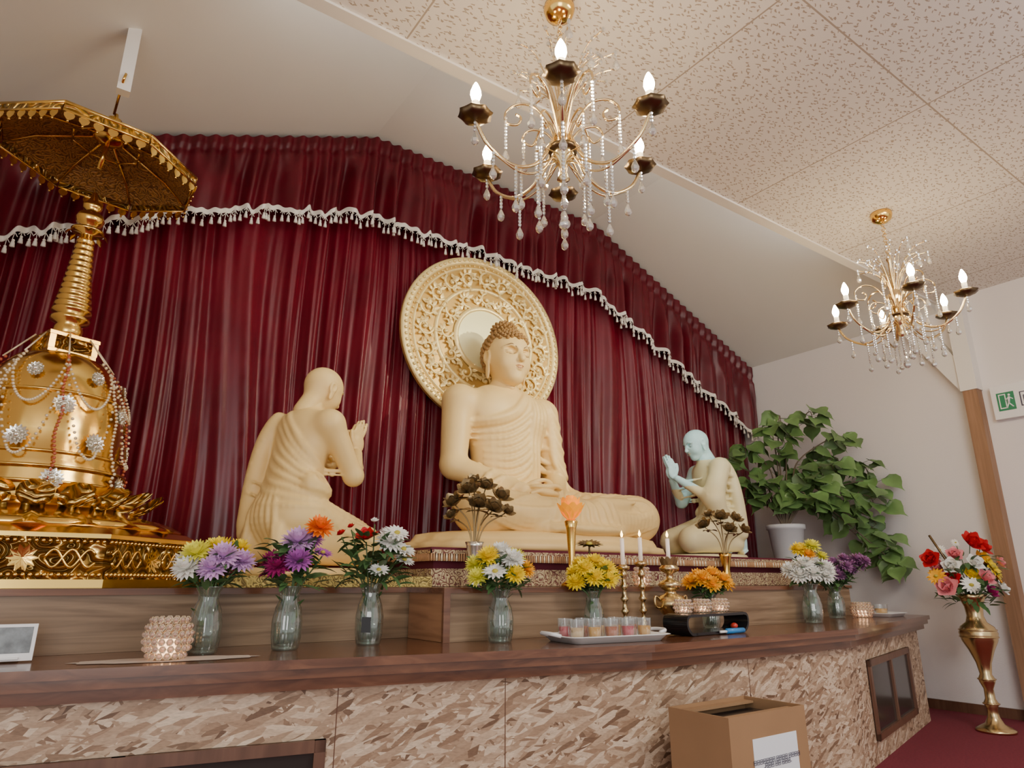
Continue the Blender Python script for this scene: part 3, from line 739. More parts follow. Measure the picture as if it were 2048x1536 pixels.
# ---------------------------------------------------------------- stupa + umbrella
def stupa():
    b=MB(); cx,cy=0.0,3.42
    def octa(r,z0,z1,m,r2=None):
        r2=r2 or r
        V=[(cx+q*math.cos(math.pi/8+math.pi/4*i),cy+q*math.sin(math.pi/8+math.pi/4*i),z) for q,z in ((r,z0),(r2,z1)) for i in range(8)]
        b.add(V,[tuple(range(8))[::-1],tuple(range(8,16))]+[(i,(i+1)%8,8+(i+1)%8,8+i) for i in range(8)],m,False)
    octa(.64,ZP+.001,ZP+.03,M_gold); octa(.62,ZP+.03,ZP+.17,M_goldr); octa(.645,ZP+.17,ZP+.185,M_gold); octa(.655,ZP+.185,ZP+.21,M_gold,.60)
    for i in range(8):
        p0=Vector((cx+.625*math.cos(math.pi/8+math.pi/4*i),cy+.625*math.sin(math.pi/8+math.pi/4*i),0)); p1=Vector((cx+.625*math.cos(math.pi/8+math.pi/4*(i+1)),cy+.625*math.sin(math.pi/8+math.pi/4*(i+1)),0))
        n=(p0+p1)/2-Vector((cx,cy,0)); n.normalize()
        for k in range(24):
            q=p0.lerp(p1,(k+.5)/24)+n*.01; b.ball((q.x,q.y,ZP+.045),.009,M_gold,6,4); b.ball((q.x,q.y,ZP+.158),.008,M_gold,6,4)
        q=p0.lerp(p1,.5); side=Vector((-n.y,n.x,0))
        for k in range(10):
            a=2*math.pi*k/10; d=side*math.cos(a)+Vector((0,0,1))*math.sin(a)
            b.petal(Vector((q.x,q.y,ZP+.10))+n*.004,d,n,.045,.022,.2,M_gold,2)
        for sg in (-1,1):
            for ph in (0,math.pi):
                P=[Vector((q.x,q.y,ZP+.10))+n*.006+side*sg*(.06+.15*k/25)+Vector((0,0,.030*math.sin(k/25*9+ph))) for k in range(26)]
                b.tube(P,.0055,M_gold,5)
    c=(cx,cy,ZP)
    b.lathe([(.54,.205),(.55,.23),(.50,.25),(.42,.27),(.36,.30)],M_gold,c,48)
    shp=lambda t:(math.sin(math.pi*min(1,(.18+.62*t)))*(1 if t<.85 else .55))
    for i in range(20):
        a=2*math.pi*i/20; d=Vector((math.cos(a),math.sin(a),0))
        b.petal((cx+d.x*.39,cy+d.y*.39,ZP+.275),d*.9+Vector((0,0,.02)),(0,0,1),.18,.15,-.30,M_gold,5,-.35,shp)
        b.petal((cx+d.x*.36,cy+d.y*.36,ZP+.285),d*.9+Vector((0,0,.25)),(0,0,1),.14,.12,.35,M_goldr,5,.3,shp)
    for i in range(18):
        a=2*math.pi*(i+.5)/18; d=Vector((math.cos(a),math.sin(a),0))
        b.petal((cx+d.x*.28,cy+d.y*.28,ZP+.32),d*.7+Vector((0,0,.35)),Vector((0,0,1))-d*.3,.12,.10,.1,M_gold,4,.3,shp)
    S=.84
    bell=[(r*S,z) for r,z in [(.36,.28),(.38,.33),(.365,.355),(.375,.39),(.355,.42),(.365,.45),(.345,.48),(.348,.50),(.335,.52),(.335,.60),(.328,.68),(.31,.76),(.285,.83),(.25,.89),(.20,.94),(.15,.96)]]
    b.lathe(bell,M_gold,c,64)
    for zz,rr in ((.33,.39),(.39,.385),(.45,.373),(.51,.35),(.76,.315)): 
        rr*=S; P=[(cx+rr*math.cos(2*math.pi*k/48),cy+rr*math.sin(2*math.pi*k/48),ZP+zz) for k in range(49)]; b.tube(P,.007,M_gold,5)
    T=Matrix.Translation((cx,cy,ZP-.09))@Matrix.Rotation(math.radians(20),4,'Z')
    b.box((-.095,-.095,1.05),(.095,.095,1.065),M_gold,T); b.box((-.075,-.075,1.065),(.075,.075,1.125),M_goldr,T); b.box((-.10,-.10,1.125),(.10,.10,1.14),M_gold,T)
    for sx in (-1,1):
        for sy in (-1,1): b.box((sx*.085-.012,sy*.085-.012,1.065),(sx*.085+.012,sy*.085+.012,1.13),M_gold,T)
    z=1.05; sp=[(.055,z),(.058,z+.05),(.045,z+.07),(.075,z+.085),(.078,z+.10),(.05,z+.115)]; z+=.12; r=.078
    for i in range(13):
        sp+=[(r,z+.006),(r,z+.020),(r*.80,z+.028)]; z+=.029; r*=.94
    sp+=[(.03,z+.01),(.025,z+.02),(.065,z+.03),(.068,z+.042),(.03,z+.052),(.028,z+.06),(.05,z+.075),(.06,z+.10),(.05,z+.125),(.022,z+.14),(.038,z+.155),(.042,z+.175),(.02,z+.20),(.012,z+.24),(0,z+.25)]
    b.lathe(sp,M_gold,c,32)
    for i in range(8):
        a=2*math.pi*i/8; d=Vector((math.cos(a),math.sin(a),0)); b.petal((cx+d.x*.06,cy+d.y*.06,ZP+z+.035),d+Vector((0,0,-1.2)),d,.04,.03,0,M_gold,2)
    def rad(zz):
        for (r0,z0),(r1,z1) in zip(bell,bell[1:]):
            if z0<=zz<=z1: return r0+(r1-r0)*(zz-z0)/(z1-z0)
        return .36*S
    def onb(a,zz,e=.01): rr=rad(zz)+e; return Vector((cx+rr*math.cos(a),cy+rr*math.sin(a),ZP+zz))
    for j,(zz,k0) in enumerate(((.40,0),(.56,.5),(.70,0),(.84,.5))):
        for i in range(7):
            a=2*math.pi*(i+k0)/7+.35; p=onb(a,zz,.012); n=Vector((math.cos(a),math.sin(a),.15)).normalized(); side=Vector((-n.y,n.x,0)); up=n.cross(side)
            for k in range(14):
                t=2*math.pi*k/14; b.petal(p,side*math.cos(t)+up*math.sin(t),n,.042 if j<3 else .03,.026,.25,M_silver,2)
            b.ball(p+n*.01,.012,M_silver,7,5)
            for k in range(8):
                t=2*math.pi*k/8; b.ball(p+n*.012+(side*math.cos(t)+up*math.sin(t))*.02,.006,M_silver,5,4)
    for i in range(8):
        a=2*math.pi*i/8+.1
        for k in range(40):
            zz=.93-k*.016
            if zz<.33: break
            b.ball(onb(a+.02*math.sin(k*.5),zz,.02),.007,M_pearl if i%2 else M_redb,6,4)
        a2=a+2*math.pi/8
        for lv,dp in ((.90,.20),(.87,.38)):
            for k in range(34):
                t=k/33; zz=lv-dp*4*t*(1-t); b.ball(onb(a+(a2-a)*t,zz,.025),.0065,M_pearl,6,4)
        b.tube([Vector((cx+.11*math.cos(a),cy+.11*math.sin(a),ZP+1.05)),onb(a,.93,.03)],.004,M_pearl,4)
    return b.build('golden_stupa')
stupa()
def umbrella():
    b=MB(); c=Vector((0,0,0)); n=8; Rr=.42; zr=0
    rim=[Vector((Rr*math.cos(math.pi/8+math.pi/4*i),Rr*math.sin(math.pi/8+math.pi/4*i),zr)) for i in range(n)]
    apex=Vector((0,0,zr+.15))
    for i in range(n):
        a,d=rim[i],rim[(i+1)%n]; s=.72
        m0=apex.lerp(a,s)+Vector((0,0,.025)); m1=apex.lerp(d,s)+Vector((0,0,.025))
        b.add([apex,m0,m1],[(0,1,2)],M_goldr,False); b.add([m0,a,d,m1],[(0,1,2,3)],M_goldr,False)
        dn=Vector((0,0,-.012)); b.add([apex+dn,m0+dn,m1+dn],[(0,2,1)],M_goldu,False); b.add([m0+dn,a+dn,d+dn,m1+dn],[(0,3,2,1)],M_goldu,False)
        b.tube([apex+dn*2,m0+dn*1.6,a+dn],.006,M_gold,5)
        out=((a+d)/2-c); out.z=0; out.normalize()
        a2=a+Vector((0,0,-.04));d2=d+Vector((0,0,-.04))
        b.add([a+out*.003,d+out*.003,d2+out*.012,a2+out*.012],[(0,3,2,1)],M_goldr,False)
        b.tube([a,d],.009,M_gold,6); b.tube([a2+out*.01,d2+out*.01],.006,M_gold,6)
        for k in range(6):
            q=a2.lerp(d2,(k+.5)/6)+out*.01
            b.petal(q,(0,0,-1),out,.04,.042,0,M_gold,3,.1)
            b.ball(q+Vector((0,0,-.045)),.006,M_gold,5,4)
        b.tube([apex.lerp(a,.35)+dn*2.4,apex.lerp(d,.35)+dn*2.4],.004,M_gold,5)
    b.lathe([(.0,-.02),(.06,-.02),(.05,.03),(.02,.05),(.03,.07),(.012,.08),(.008,.10),(0,.10)],M_gold,apex,16)
    b.lathe([(0,-.20),(.010,-.20),(.012,-.02),(0,-.02)],M_gold,apex,10)
    b.lathe([(0,-.06),(.05,-.05),(.09,-.02),(.03,0),(0,0)],M_gold,apex+Vector((0,0,-.01)),16)
    o=b.build('gilded_umbrella',(0.0,3.36,E+1.925)); o.rotation_euler=(math.radians(4),math.radians(5),0); return o
umbrella()
b=MB(); zt=topz(0)
b.box((.0,3.14,E+2.18),(.055,3.19,zt+.02),M_trimw); b.tube([(.025,3.13,E+2.26),(.02,3.12,E+2.22),(.01,3.36,E+2.182)],.006,M_gold,6)
b.build('hanging_batten')

# ---------------------------------------------------------------- chandeliers
def chandelier(x,y,phase,low):
    b=MB(); rr=random.Random(3)
    def P(r,a,z): return Vector((r*math.cos(a),r*math.sin(a),z-low))
    top=2.28
    b.lathe([(0,top-.0),(.062,top),(.064,top-.02),(.055,top-.05),(.025,top-.07),(0,top-.072)],M_gold,(0,0,0),24)
    z=top-.07; k=0
    while z>2.08-low:
        ring=[Vector((.012*math.cos(2*math.pi*i/8),.012*math.sin(2*math.pi*i/8),0)) for i in range(9)]
        ring=[Vector((p.x,0,p.y)) if k%2 else Vector((0,p.x,p.y)) for p in ring]
        b.tube([p*1.0+Vector((0,0,z-.012)) for p in ring],.0028,M_gilt,5); z-=.019;k+=1
    L0=(0,0,-low)
    b.lathe([(0,2.08),(.012,2.075),(.018,2.05),(.01,2.03),(.012,1.86),(.03,1.83),(.036,1.79),(.02,1.75),(.02,1.70),(.04,1.67),(.045,1.64),(.02,1.61),(.014,1.57),(.025,1.545),(0,1.53)],M_gilt,L0,16)
    b.lathe([(0,1.66),(.055,1.665),(.058,1.68),(.03,1.69),(0,1.69)],M_brassd,L0,16)
    def bead(p,r,s=1.25): b.ball(p,(r,r,r*s),M_cryst,6,4,False)
    def strand(p,n,drop=True,r=.007):
        q=Vector(p)
        for i in range(n): bead(q-Vector((0,0,.015*(i+.5))),r)
        e=q-Vector((0,0,.015*n))
        if drop:
            b.lathe([(0,0),(.004,-.006),(.009,-.018),(.015,-.034),(.0135,-.046),(.006,-.054),(0,-.056)],M_cryst,e,7,smooth=False)
    RR=.362
    for i in range(6):
        a=phase+i*math.pi/3
        arm=spline([P(.02,a,1.80),P(.045,a,1.70),P(.11,a,1.585),P(.21,a,1.545),P(.31,a,1.60),P(RR,a,1.69)],6)
        b.tube(arm,.007,M_gilt,6)
        arm2=spline([P(.03,a,1.66),P(.09,a,1.56),P(.18,a,1.525),P(.29,a,1.575)],6); b.tube(arm2,.0045,M_gilt,5)
        d=P(RR,a,1.69)
        b.lathe([(0,-.005),(.02,-.003),(.045,.006),(.062,.022),(.058,.026),(.03,.012),(0,.01)],M_brassd,d,24,mod=lambda t,j,zz:1+.07*math.cos(8*t)*(1 if j in(2,3,4) else 0))
        b.lathe([(0,.0),(.017,.0),(.019,.02),(.014,.03),(0,.03)],M_brassd,d,12)
        b.lathe([(0,.02),(.0145,.02),(.0145,.078),(0,.08)],M_sleeve,d,12)
        b.lathe([(.010,.078),(.016,.092),(.0205,.108),(.019,.125),(.012,.145),(.005,.160),(0,.166)],M_bulb,d,12)
        strand(d-Vector((0,0,.004)),3)
        a2=a+math.pi/6
        sc=spline([P(.02,a2,1.64),P(.04,a2,1.76),P(.10,a2,1.87),P(.17,a2,1.895),P(.22,a2,1.86),P(.215,a2,1.81),P(.175,a2,1.80),P(.16,a2,1.83),P(.18,a2,1.85)],5)
        b.tube(sc,.005,M_gilt,5); strand(P(.22,a2,1.84),10)
        sc=spline([P(.02,a2,1.70),P(.07,a2,1.76),P(.13,a2,1.77),P(.155,a2,1.73),P(.12,a2,1.70),P(.10,a2,1.73)],5)
        b.tube(sc,.0045,M_gilt,5); strand(P(.15,a2,1.73),6)
        strand(P(.20,a,1.545),9); strand(P(.11,a,1.56),10); b.tube([P(.02,a,1.62),P(.11,a,1.56)],.0035,M_gilt,4)
        strand(P(.29,a,1.58),4); strand(P(.16,a2,1.60),8); b.tube([P(.03,a2,1.64),P(.16,a2,1.60)],.003,M_gilt,4)
    strand(P(0,0,1.55),9,True,.010); b.ball(P(0,0,1.355),.022,M_cryst,8,6,False)
    for i in range(26):
        a=rr.uniform(0,6.28) if i%2 else i*.35; R1=rr.uniform(.09,.22); zt=rr.uniform(1.98,2.12)
        sc=spline([P(.012,a,1.80),P(R1*.25,a,1.92),P(R1*.6,a,zt-.03),P(R1,a,zt)],5); b.tube(sc,.0028,M_gilt,4)
        for k in range(3): bead(sc[-1-3*k],.0085)
        if i%3==0: strand(sc[-1],2)
    return b.build('chandelier',(x,y,E))
chandelier(1.435,1.69,math.radians(50),.085); chandelier(4.15,1.75,math.radians(38),.10)

# ---------------------------------------------------------------- flowers
er=Vector((.816,-.578,0)); eh=Vector((.578,.816,0)); UP=Vector((0,0,1))
def mum(b,c,n,r,m,kind='mum'):
    c=Vector(c); n=Vector(n).normalized(); u=n.orthogonal().normalized(); w=n.cross(u)
    if kind=='mum': L=[(14,-.35,.95,.0),(16,.05,1.0,.0),(15,.35,.97,.1),(13,.65,.88,.25),(10,.95,.74,.35),(7,1.25,.55,.4)]
    elif kind=='daisy': L=[(14,.1,1,.0),(13,.3,.85,.05)]
    elif kind=='pom': L=[(11,-.4,.9,.0),(13,.0,1,.1),(13,.35,.95,.1),(11,.7,.85,.3),(8,1.0,.75,.3),(5,1.3,.6,.4)]
    else: L=[(5,.15,1,.35),(5,.6,.9,.5),(4,1.0,.7,.6),(3,1.3,.5,.6)]
    for k,(nn,el,ln,cu) in enumerate(L):
        for i in range(nn):
            a=2*math.pi*(i+.5*(k%2))/nn+R.uniform(-.1,.1)
            d=(u*math.cos(a)+w*math.sin(a)); dd=d*math.cos(el)+n*math.sin(el); nr=n*math.cos(el)-d*math.sin(el)
            wd={'mum':.34,'daisy':.36,'pom':.40}.get(kind,1.0)
            b.petal(c+d*r*.08,dd,nr,r*ln*R.uniform(.9,1.05),r*wd,cu if kind!='daisy' else -.05,m,3,.3)
    if kind=='daisy': b.ball(c+n*r*.1,(r*.25,r*.25,r*.18),C['centre'],8,5)
def leaf(b,p,d,L,W,m):
    d=Vector(d).normalized(); nr=(UP+Vector((R.uniform(-.4,.4),R.uniform(-.4,.4),0)))
    b.petal(p,d,nr,L,W,R.uniform(-.5,.1),m,4,.25)
glw=glassy('vase_water',(.74,.84,.76),.05,(.20,.28,.20),.10)
def vase(b,c,h,r):
    md=lambda a,j,z:1+.035*math.cos(14*a)
    pr=[(r*.80,0),(r*.86,h*.02),(r*.98,h*.2),(r*1.0,h*.45),(r*.86,h*.65),(r*.62,h*.80),(r*.66,h*.90),(r*.86,h*1.0)]
    b._open=True; b.lathe(pr,M_glass,c,42,mod=md); b._open=False
    b.lathe([(0,.002),(r*.78,.002),(r*.78,.012),(0,.012)],M_glass,c,28)
    b.lathe([(0,.015),(r*.74,.015),(r*.86,h*.25),(r*.88,h*.42),(0,h*.42)],glw,c,20)
    b.tube([c+Vector((r*.86*math.cos(t*math.pi/12),r*.86*math.sin(t*math.pi/12),h)) for t in range(25)],.002,M_glass,5)
def bouquet(x,y,z,vh,vr,heads,nl=26,spread=.09,ks=1.12,label=False):
    b=MB(); c=Vector((x,y,z+.0005)); vase(b,c,vh,vr)
    rim=c+UP*vh
    hz=max(h[2] for h in heads)
    for (dr,dd,dz,sz,col,kind) in heads:
        sz*=ks
        p=rim+er*dr+eh*dd+UP*dz
        foot=c+Vector((R.uniform(-.5,.5)*vr,R.uniform(-.5,.5)*vr,.02))
        neck=rim+er*max(-vr*.4,min(vr*.4,dr*.3))+eh*max(-vr*.4,min(vr*.4,dd*.3))-UP*vh*.15
        sp=spline([foot,neck,p-UP*.01],6); b.tube(sp,.003,M_green2,5)
        mum(b,p,UP+er*dr*4+eh*(dd*4-.45),sz,C[col],kind)
        for k in range(4):
            q=sp[-2-k*1]; leaf(b,q,er*R.uniform(-1,1)+eh*R.uniform(-1,1)+UP*.3,R.uniform(.045,.075),.032,M_green)
    for i in range(nl):
        a=R.uniform(0,6.28); rr=spread*R.uniform(.3,1)
        p=rim+Vector((math.cos(a)*rr*.5,math.sin(a)*rr*.5,R.uniform(-.01,hz*.75)))
        leaf(b,p,Vector((math.cos(a),math.sin(a),R.uniform(-.3,.8))),R.uniform(.05,.085),R.uniform(.022,.038),M_green)
    for i in range(9):
        a=R.uniform(0,6.28); b.tube([c+Vector((math.cos(a)*vr*.6,math.sin(a)*vr*.6,.02)),c+Vector((-math.cos(a)*vr*.4,-math.sin(a)*vr*.4,vh))],.0028,M_green2,4)
        leaf(b,c+UP*R.uniform(.03,vh*.7)+Vector((math.cos(a)*vr*.3,math.sin(a)*vr*.3,0)),UP*1+Vector((math.cos(a),math.sin(a),0))*.3,.06,.026,M_green)
    if label:
        d=-eh*.75-er*.0; d.normalize(); q=c+UP*.075+d*(vr+.002); s_=Vector((-d.y,d.x,0))
        b.add([q-s_*.018-UP*.028,q+s_*.018-UP*.028,q+s_*.018+UP*.028,q-s_*.018+UP*.028],[(0,1,2,3)],M_black,False)
    return b.build('flower_bouquet_vase')
bouquet(.545,2.57,ZT,.215,.052,[(-.085,0,.085,.05,'white','mum'),(-.04,-.05,.11,.048,'lemon','mum'),(.01,.02,.125,.05,'yellow','mum'),(.05,-.04,.10,.05,'lilac','mum'),(.09,.02,.085,.045,'lilac','mum'),(-.06,.06,.10,.045,'white','mum'),(.03,-.07,.06,.045,'lilac','mum'),(-.05,-.08,.06,.045,'white','mum'),(.06,.06,.13,.04,'yellow','mum'),(-.02,.05,.13,.045,'lemon','mum')],40,.14)
bouquet(.815,2.55,ZT,.215,.052,[(.09,0,.21,.048,'orange','mum'),(.02,-.02,.16,.055,'lilac','mum'),(.05,.04,.17,.045,'purple','mum'),(-.07,0,.09,.045,'magenta','mum'),(-.03,-.06,.07,.045,'magenta','mum'),(.04,-.06,.09,.045,'purple','mum'),(-.09,.03,.05,.04,'magenta','daisy'),(.10,.03,.12,.035,'purple','daisy'),(.0,.05,.14,.045,'lilac','mum')],60,.17)
bouquet(1.14,2.57,ZT,.225,.052,[(-.03,0,.17,.045,'red','rose'),(.07,-.03,.16,.05,'white','mum'),(.12,0,.13,.045,'white','daisy'),(.10,-.05,.19,.045,'white','daisy'),(.12,.03,.09,.04,'white','daisy'),(-.13,.0,.19,.02,'red','rose'),(0,0,.24,.016,'white','rose'),(-.10,.03,.22,.016,'red','rose'),(.04,-.07,.05,.035,'white','daisy'),(.06,.04,.20,.04,'white','daisy')],105,.21,1.12,True)
bouquet(1.62,2.37,ZT,.20,.052,[(-.10,0,.10,.045,'lemon','mum'),(-.05,-.04,.13,.045,'yellow','mum'),(0,0,.15,.045,'white','mum'),(.05,-.04,.12,.045,'white','mum'),(.10,0,.08,.04,'amber','mum'),(-.02,-.08,.07,.045,'white','daisy'),(-.07,.05,.12,.04,'lemon','mum'),(.06,.05,.13,.045,'lemon','mum'),(-.09,-.06,.05,.04,'lemon','mum'),(.06,-.07,.06,.04,'yellow','mum')],70,.17)
bouquet(2.14,2.385,ZT,.19,.045,[(dx,dd,dz,.042,'yellow','mum') for dx,dd,dz in ((-.08,0,.08),(-.04,-.05,.10),(.01,0,.13),(.06,-.03,.10),(.09,.03,.07),(0,-.08,.06),(-.05,.05,.12),(.04,.05,.12),(.06,-.06,.05),(-.08,-.05,.04))],26,.11)
bouquet(2.95,2.39,ZT,.17,.045,[(dx,dd,dz,.045,'amber','pom') for dx,dd,dz in ((-.09,0,.06),(-.04,-.04,.08),(.02,0,.10),(.07,-.03,.07),(.10,.03,.05),(-.04,.05,.09),(.05,.05,.09),(0,-.07,.05))],22,.11)
bouquet(3.86,2.38,ZT,.22,.055,[(dx,dd,dz,.055,'white','mum') for dx,dd,dz in ((-.10,0,.08),(-.04,-.04,.11),(.03,0,.12),(.09,-.03,.09),(.13,.03,.06),(0,-.06,.06),(.07,-.05,.05),(-.07,-.05,.05))]+[(-.03,.02,.20,.05,'yellow','mum'),(.05,.02,.22,.05,'lemon','mum'),(.01,.0,.17,.045,'amber','mum'),(.10,.02,.16,.04,'lemon','mum')],30,.14)
bouquet(4.50,2.60,ZT,.20,.055,[(R.uniform(-.20,.20),R.uniform(-.09,.06),R.uniform(.07,.19),.04,'mauve','pom') for _ in range(32)],50,.22)

def metal_flowers(name,x,y,z,vm,vh,vr,heads):
    b=MB(); c=Vector((x,y,z+.0005))
    b.lathe([(0,0),(vr,0),(vr*.7,vh*.1),(vr*.5,vh*.5),(vr*.8,vh*.9),(vr*.95,vh),(vr*.8,vh*.98),(0,vh*.6)],vm,c,20)
    for dr,dd,dz,sz in heads:
        p=c+UP*dz+er*dr+eh*dd; sp=spline([c+UP*vh*.6,c+UP*(vh+ (dz-vh)*.5)+er*dr*.3,p],6); b.tube(sp,.0035,M_fgold,5)
        mum(b,p,UP+er*dr*5+eh*(dd*5-.6),sz,M_fgold,'rose')
        for k in range(3): b.petal(sp[-3],er*R.uniform(-1,1)+eh*R.uniform(-1,1)+UP*.2,UP,sz*1.1,sz*.7,-.3,M_fgold,3)
    return b.build(name)
metal_flowers('gilt_lotus_arrangement',1.80,2.86,ZP,M_silver,.21,.05,[(-.10,0,.39,.065),(-.03,-.03,.45,.07),(.05,0,.47,.06),(.12,.02,.42,.065),(.02,-.05,.38,.065),(-.11,.03,.33,.05),(.15,0,.35,.05),(-.01,.04,.50,.055),(.09,-.05,.36,.06)])
metal_flowers('gilt_lotus_arrangement',3.72,2.86,ZP,M_gold,.20,.045,[(-.12,0,.37,.06),(-.02,-.03,.42,.06),(.08,0,.41,.06),(.14,.03,.34,.055),(.02,-.06,.34,.055),(-.07,.04,.44,.05)])

# ---------------------------------------------------------------- lotus lamp, candlesticks, urn
b=MB(); c=Vector((2.20,2.60,ZP+.0005))
b.lathe([(0,0),(.055,0),(.055,.012),(.025,.03),(.016,.06),(.018,.10),(.014,.13),(.020,.20),(.026,.28),(.034,.31),(.022,.32),(0,.32)],M_gold,c,24)
for k,(n,el,L) in enumerate(((9,.70,.10),(9,1.0,.115),(7,1.25,.12))):
    for i in range(n):
        a=2*math.pi*(i+.5*(k%2))/n; d=Vector((math.cos(a),math.sin(a),0)); b.petal(c+UP*.315+d*.012,d*math.cos(el)+UP*math.sin(el),UP*math.cos(el)-d*math.sin(el),L,.075,.25,M_lotus,4,.3)
b.build('lotus_lamp')
def candlestick(x,y,h,ch):
    b=MB(); c=Vector((x,y,ZT+.0005))
    pr=[(0,0),(.042,0),(.042,.01),(.03,.02),(.012,.035)]
    z=.035
    while z<h-.04:
        pr+=[(.012,z),(.02,z+.012),(.012,z+.024),(.009,z+.05)]; z+=.055
    pr+=[(.012,h-.03),(.03,h-.02),(.032,h-.008),(.016,h-.004),(.016,h),(0,h)]
    b.lathe(pr,M_brass,c,16); b.lathe([(0,h-.005),(.0105,h-.005),(.010,h+ch),(0,h+ch+.002)],M_wax,c,12)
    b.tube([c+UP*(h+ch),c+UP*(h+ch+.006)],.001,M_ink,4); b.lathe([(0,0),(.005,.006),(.0065,.014),(.003,.026),(0,.034)],M_flame,c+UP*(h+ch+.004),8)
    return b.build('brass_candlestick')
candlestick(2.31,2.36,.31,.12); candlestick(2.45,2.38,.33,.11)
b=MB(); c=Vector((2.63,2.365,ZT+.0005))
b.lathe([(0,0),(.05,0),(.05,.01),(.02,.03),(.018,.06),(.05,.085),(.076,.115),(.078,.14),(.06,.165),(.03,.175),(.028,.19),(.045,.20),(.06,.22),(.045,.235),(.018,.245),(.015,.27),(.045,.285),(.05,.30),(.03,.315),(.03,.33),(0,.33)],M_brass,c,28)
for sg in (-1,1): b.tube(spline([c+Vector((sg*.075,0,.15)),c+Vector((sg*.11,0,.165)),c+Vector((sg*.11,0,.12)),c+Vector((sg*.076,0,.11))],5),.006,M_brass,6)
for i in range(10):
    a=2*math.pi*i/10; d=Vector((math.cos(a),math.sin(a),0)); b.petal(c+UP*.29+d*.02,d*.8+UP*.9,UP-d,.065,.05,.3,M_fgold,3)
b.lathe([(0,.32),(.0105,.32),(.010,.44),(0,.442)],M_wax,c,12); b.lathe([(0,0),(.005,.006),(.0065,.014),(.003,.026),(0,.034)],M_flame,c+UP*.446,8)
b.build('brass_oil_lamp')
b=MB(); c=Vector((2.45,2.75,ZP+.0005)); b.lathe([(0,0),(.03,0),(.006,.03),(.005,.20),(.012,.215),(0,.22)],M_brassd,c,12); mum(b,c+UP*.21,UP-eh*.3,.07,M_fgold,'daisy'); b.build('wire_lotus_ornament')

def beadholder(x,y,z,r,h,nrow=5):
    b=MB(); c=Vector((x,y,z+.0008))
    b.lathe([(0,0),(r*.55,0),(r*.6,.006),(0,.006)],M_pearl,c,16)
    b.lathe([(0,.006),(r*.4,.006),(r*.42,h*.45),(0,h*.45)],M_glow,c,12)
    for j in range(nrow):
        t=(j+.5)/nrow; ph=(t-.5)*2; rr=r*math.sqrt(max(.1,1-(ph*.75)**2)); n=max(10,int(2*math.pi*rr/(h/nrow*1.05)))
        for i in range(n):
            a=2*math.pi*(i+.5*(j%2))/n; p=c+Vector((rr*math.cos(a),rr*math.sin(a),h*t))
            s=h/nrow*.42; b.ball(p,(s,s,s),M_pink,6,4,False)
            P=[p+Vector((-math.sin(a),math.cos(a),0))*s*1.15*math.cos(q)+UP*s*1.15*math.sin(q) for q in [2*math.pi*k/6 for k in range(7)]]
            b.tube(P,.0012 if r<.05 else .0018,M_pearl,3)
    return b.build('crystal_candle_holder')
beadholder(.415,2.45,ZT+.002,.068,.125,6)
beadholder(4.78,2.58,ZT,.07,.10,5)
beadholder(2.74,2.66,ZP,.045,.10,5)
for i,(x,y) in enumerate(((2.53,2.205),(2.68,2.22),(2.83,2.235))): beadholder(x,y,ZT+.093,.042,.062,4)
b=MB(); V=[(0,0,0)];n=48
for i in range(n):
    a=2*math.pi*i/n; r=1+.05*math.cos(12*a); V.append((.26*r*math.cos(a),.075*r*math.sin(a),0))
b.add(V,[(0,1+i,1+(i+1)%n) for i in range(n)],M_doily,False); b.build('lace_doily',(.42,2.44,ZT+.0015),-.2)

w,d=.235,.13
def rr_(w,d,r,n=5):
    P=[]
    for cx_,cy_,a0 in ((w-r,d-r,0),(-w+r,d-r,90),(-w+r,-d+r,180),(w-r,-d+r,270)):
        for i in range(n+1):
            a=math.radians(a0+90*i/n); P.append((cx_+r*math.cos(a),cy_+r*math.sin(a)))
    return P
def loft(b,rings,m):
    n=len(rings[0]); V=[p for r in rings for p in r]; F=[(j*n+i,j*n+(i+1)%n,(j+1)*n+(i+1)%n,(j+1)*n+i) for j in range(len(rings)-1) for i in range(n)]
    F.append(tuple(range(n))[::-1]); F.append(tuple((len(rings)-1)*n+i for i in range(n))); b.add(V,F,m,True)
def traymesh(b,w,d,h):
    loft(b,[[(x,y,0) for x,y in rr_(w*.9,d*.86,.03)],[(x,y,h) for x,y in rr_(w,d,.04)],[(x,y,h+.004) for x,y in rr_(w+.014,d+.014,.045)],[(x,y,h+.006) for x,y in rr_(w+.006,d+.006,.042)],[(x,y,.006) for x,y in rr_(w*.88,d*.84,.03)]],M_white)
b=MB(); traymesh(b,w,d,.022)
for sx in (-1,1): b.tube(spline([(sx*(w+.01),-.05,.026),(sx*(w+.045),-.04,.035),(sx*(w+.045),.04,.035),(sx*(w+.01),.05,.026)],5),.008,M_white,6)
b.build('serving_tray',(2.02,2.185,ZT+.001),math.radians(-8))
def cup(x,y,z,tm,r=.031,h=.080):
    b=MB(); c=(0,0,0); b._open=True; b.lathe([(r*.8,0),(r*.92,h*.3),(r,h),],M_cup,c,20); b._open=False
    b.lathe([(0,.003),(r*.74,.003),(r*.88,h*.62),(0,h*.62)],tm,c,20)
    b.tube(spline([(r*.95,0,h*.8),(r*1.4,0,h*.7),(r*1.35,0,h*.3),(r*.9,0,h*.25)],5),.003,M_cup,5)
    return b.build('tea_glass',(x,y,z),R.uniform(.9,1.9))
ks=['d','a','b','c','a','c','b','d','a','b']
for i in range(10):
    cx_=(i%5-2)*.083; cy_=(-.045 if i<5 else .045); a=math.radians(-8)
    cup(2.02+cx_*math.cos(a)-cy_*math.sin(a),2.185+cx_*math.sin(a)+cy_*math.cos(a),ZT+.0078,T[ks[i]])
b=MB(); L=.24
P=spline([(-L+.03,0,.088),(-L-.005,0,.078),(-L-.01,0,.04),(-L+.02,0,.010),(-L+.06,0,.008)],5)
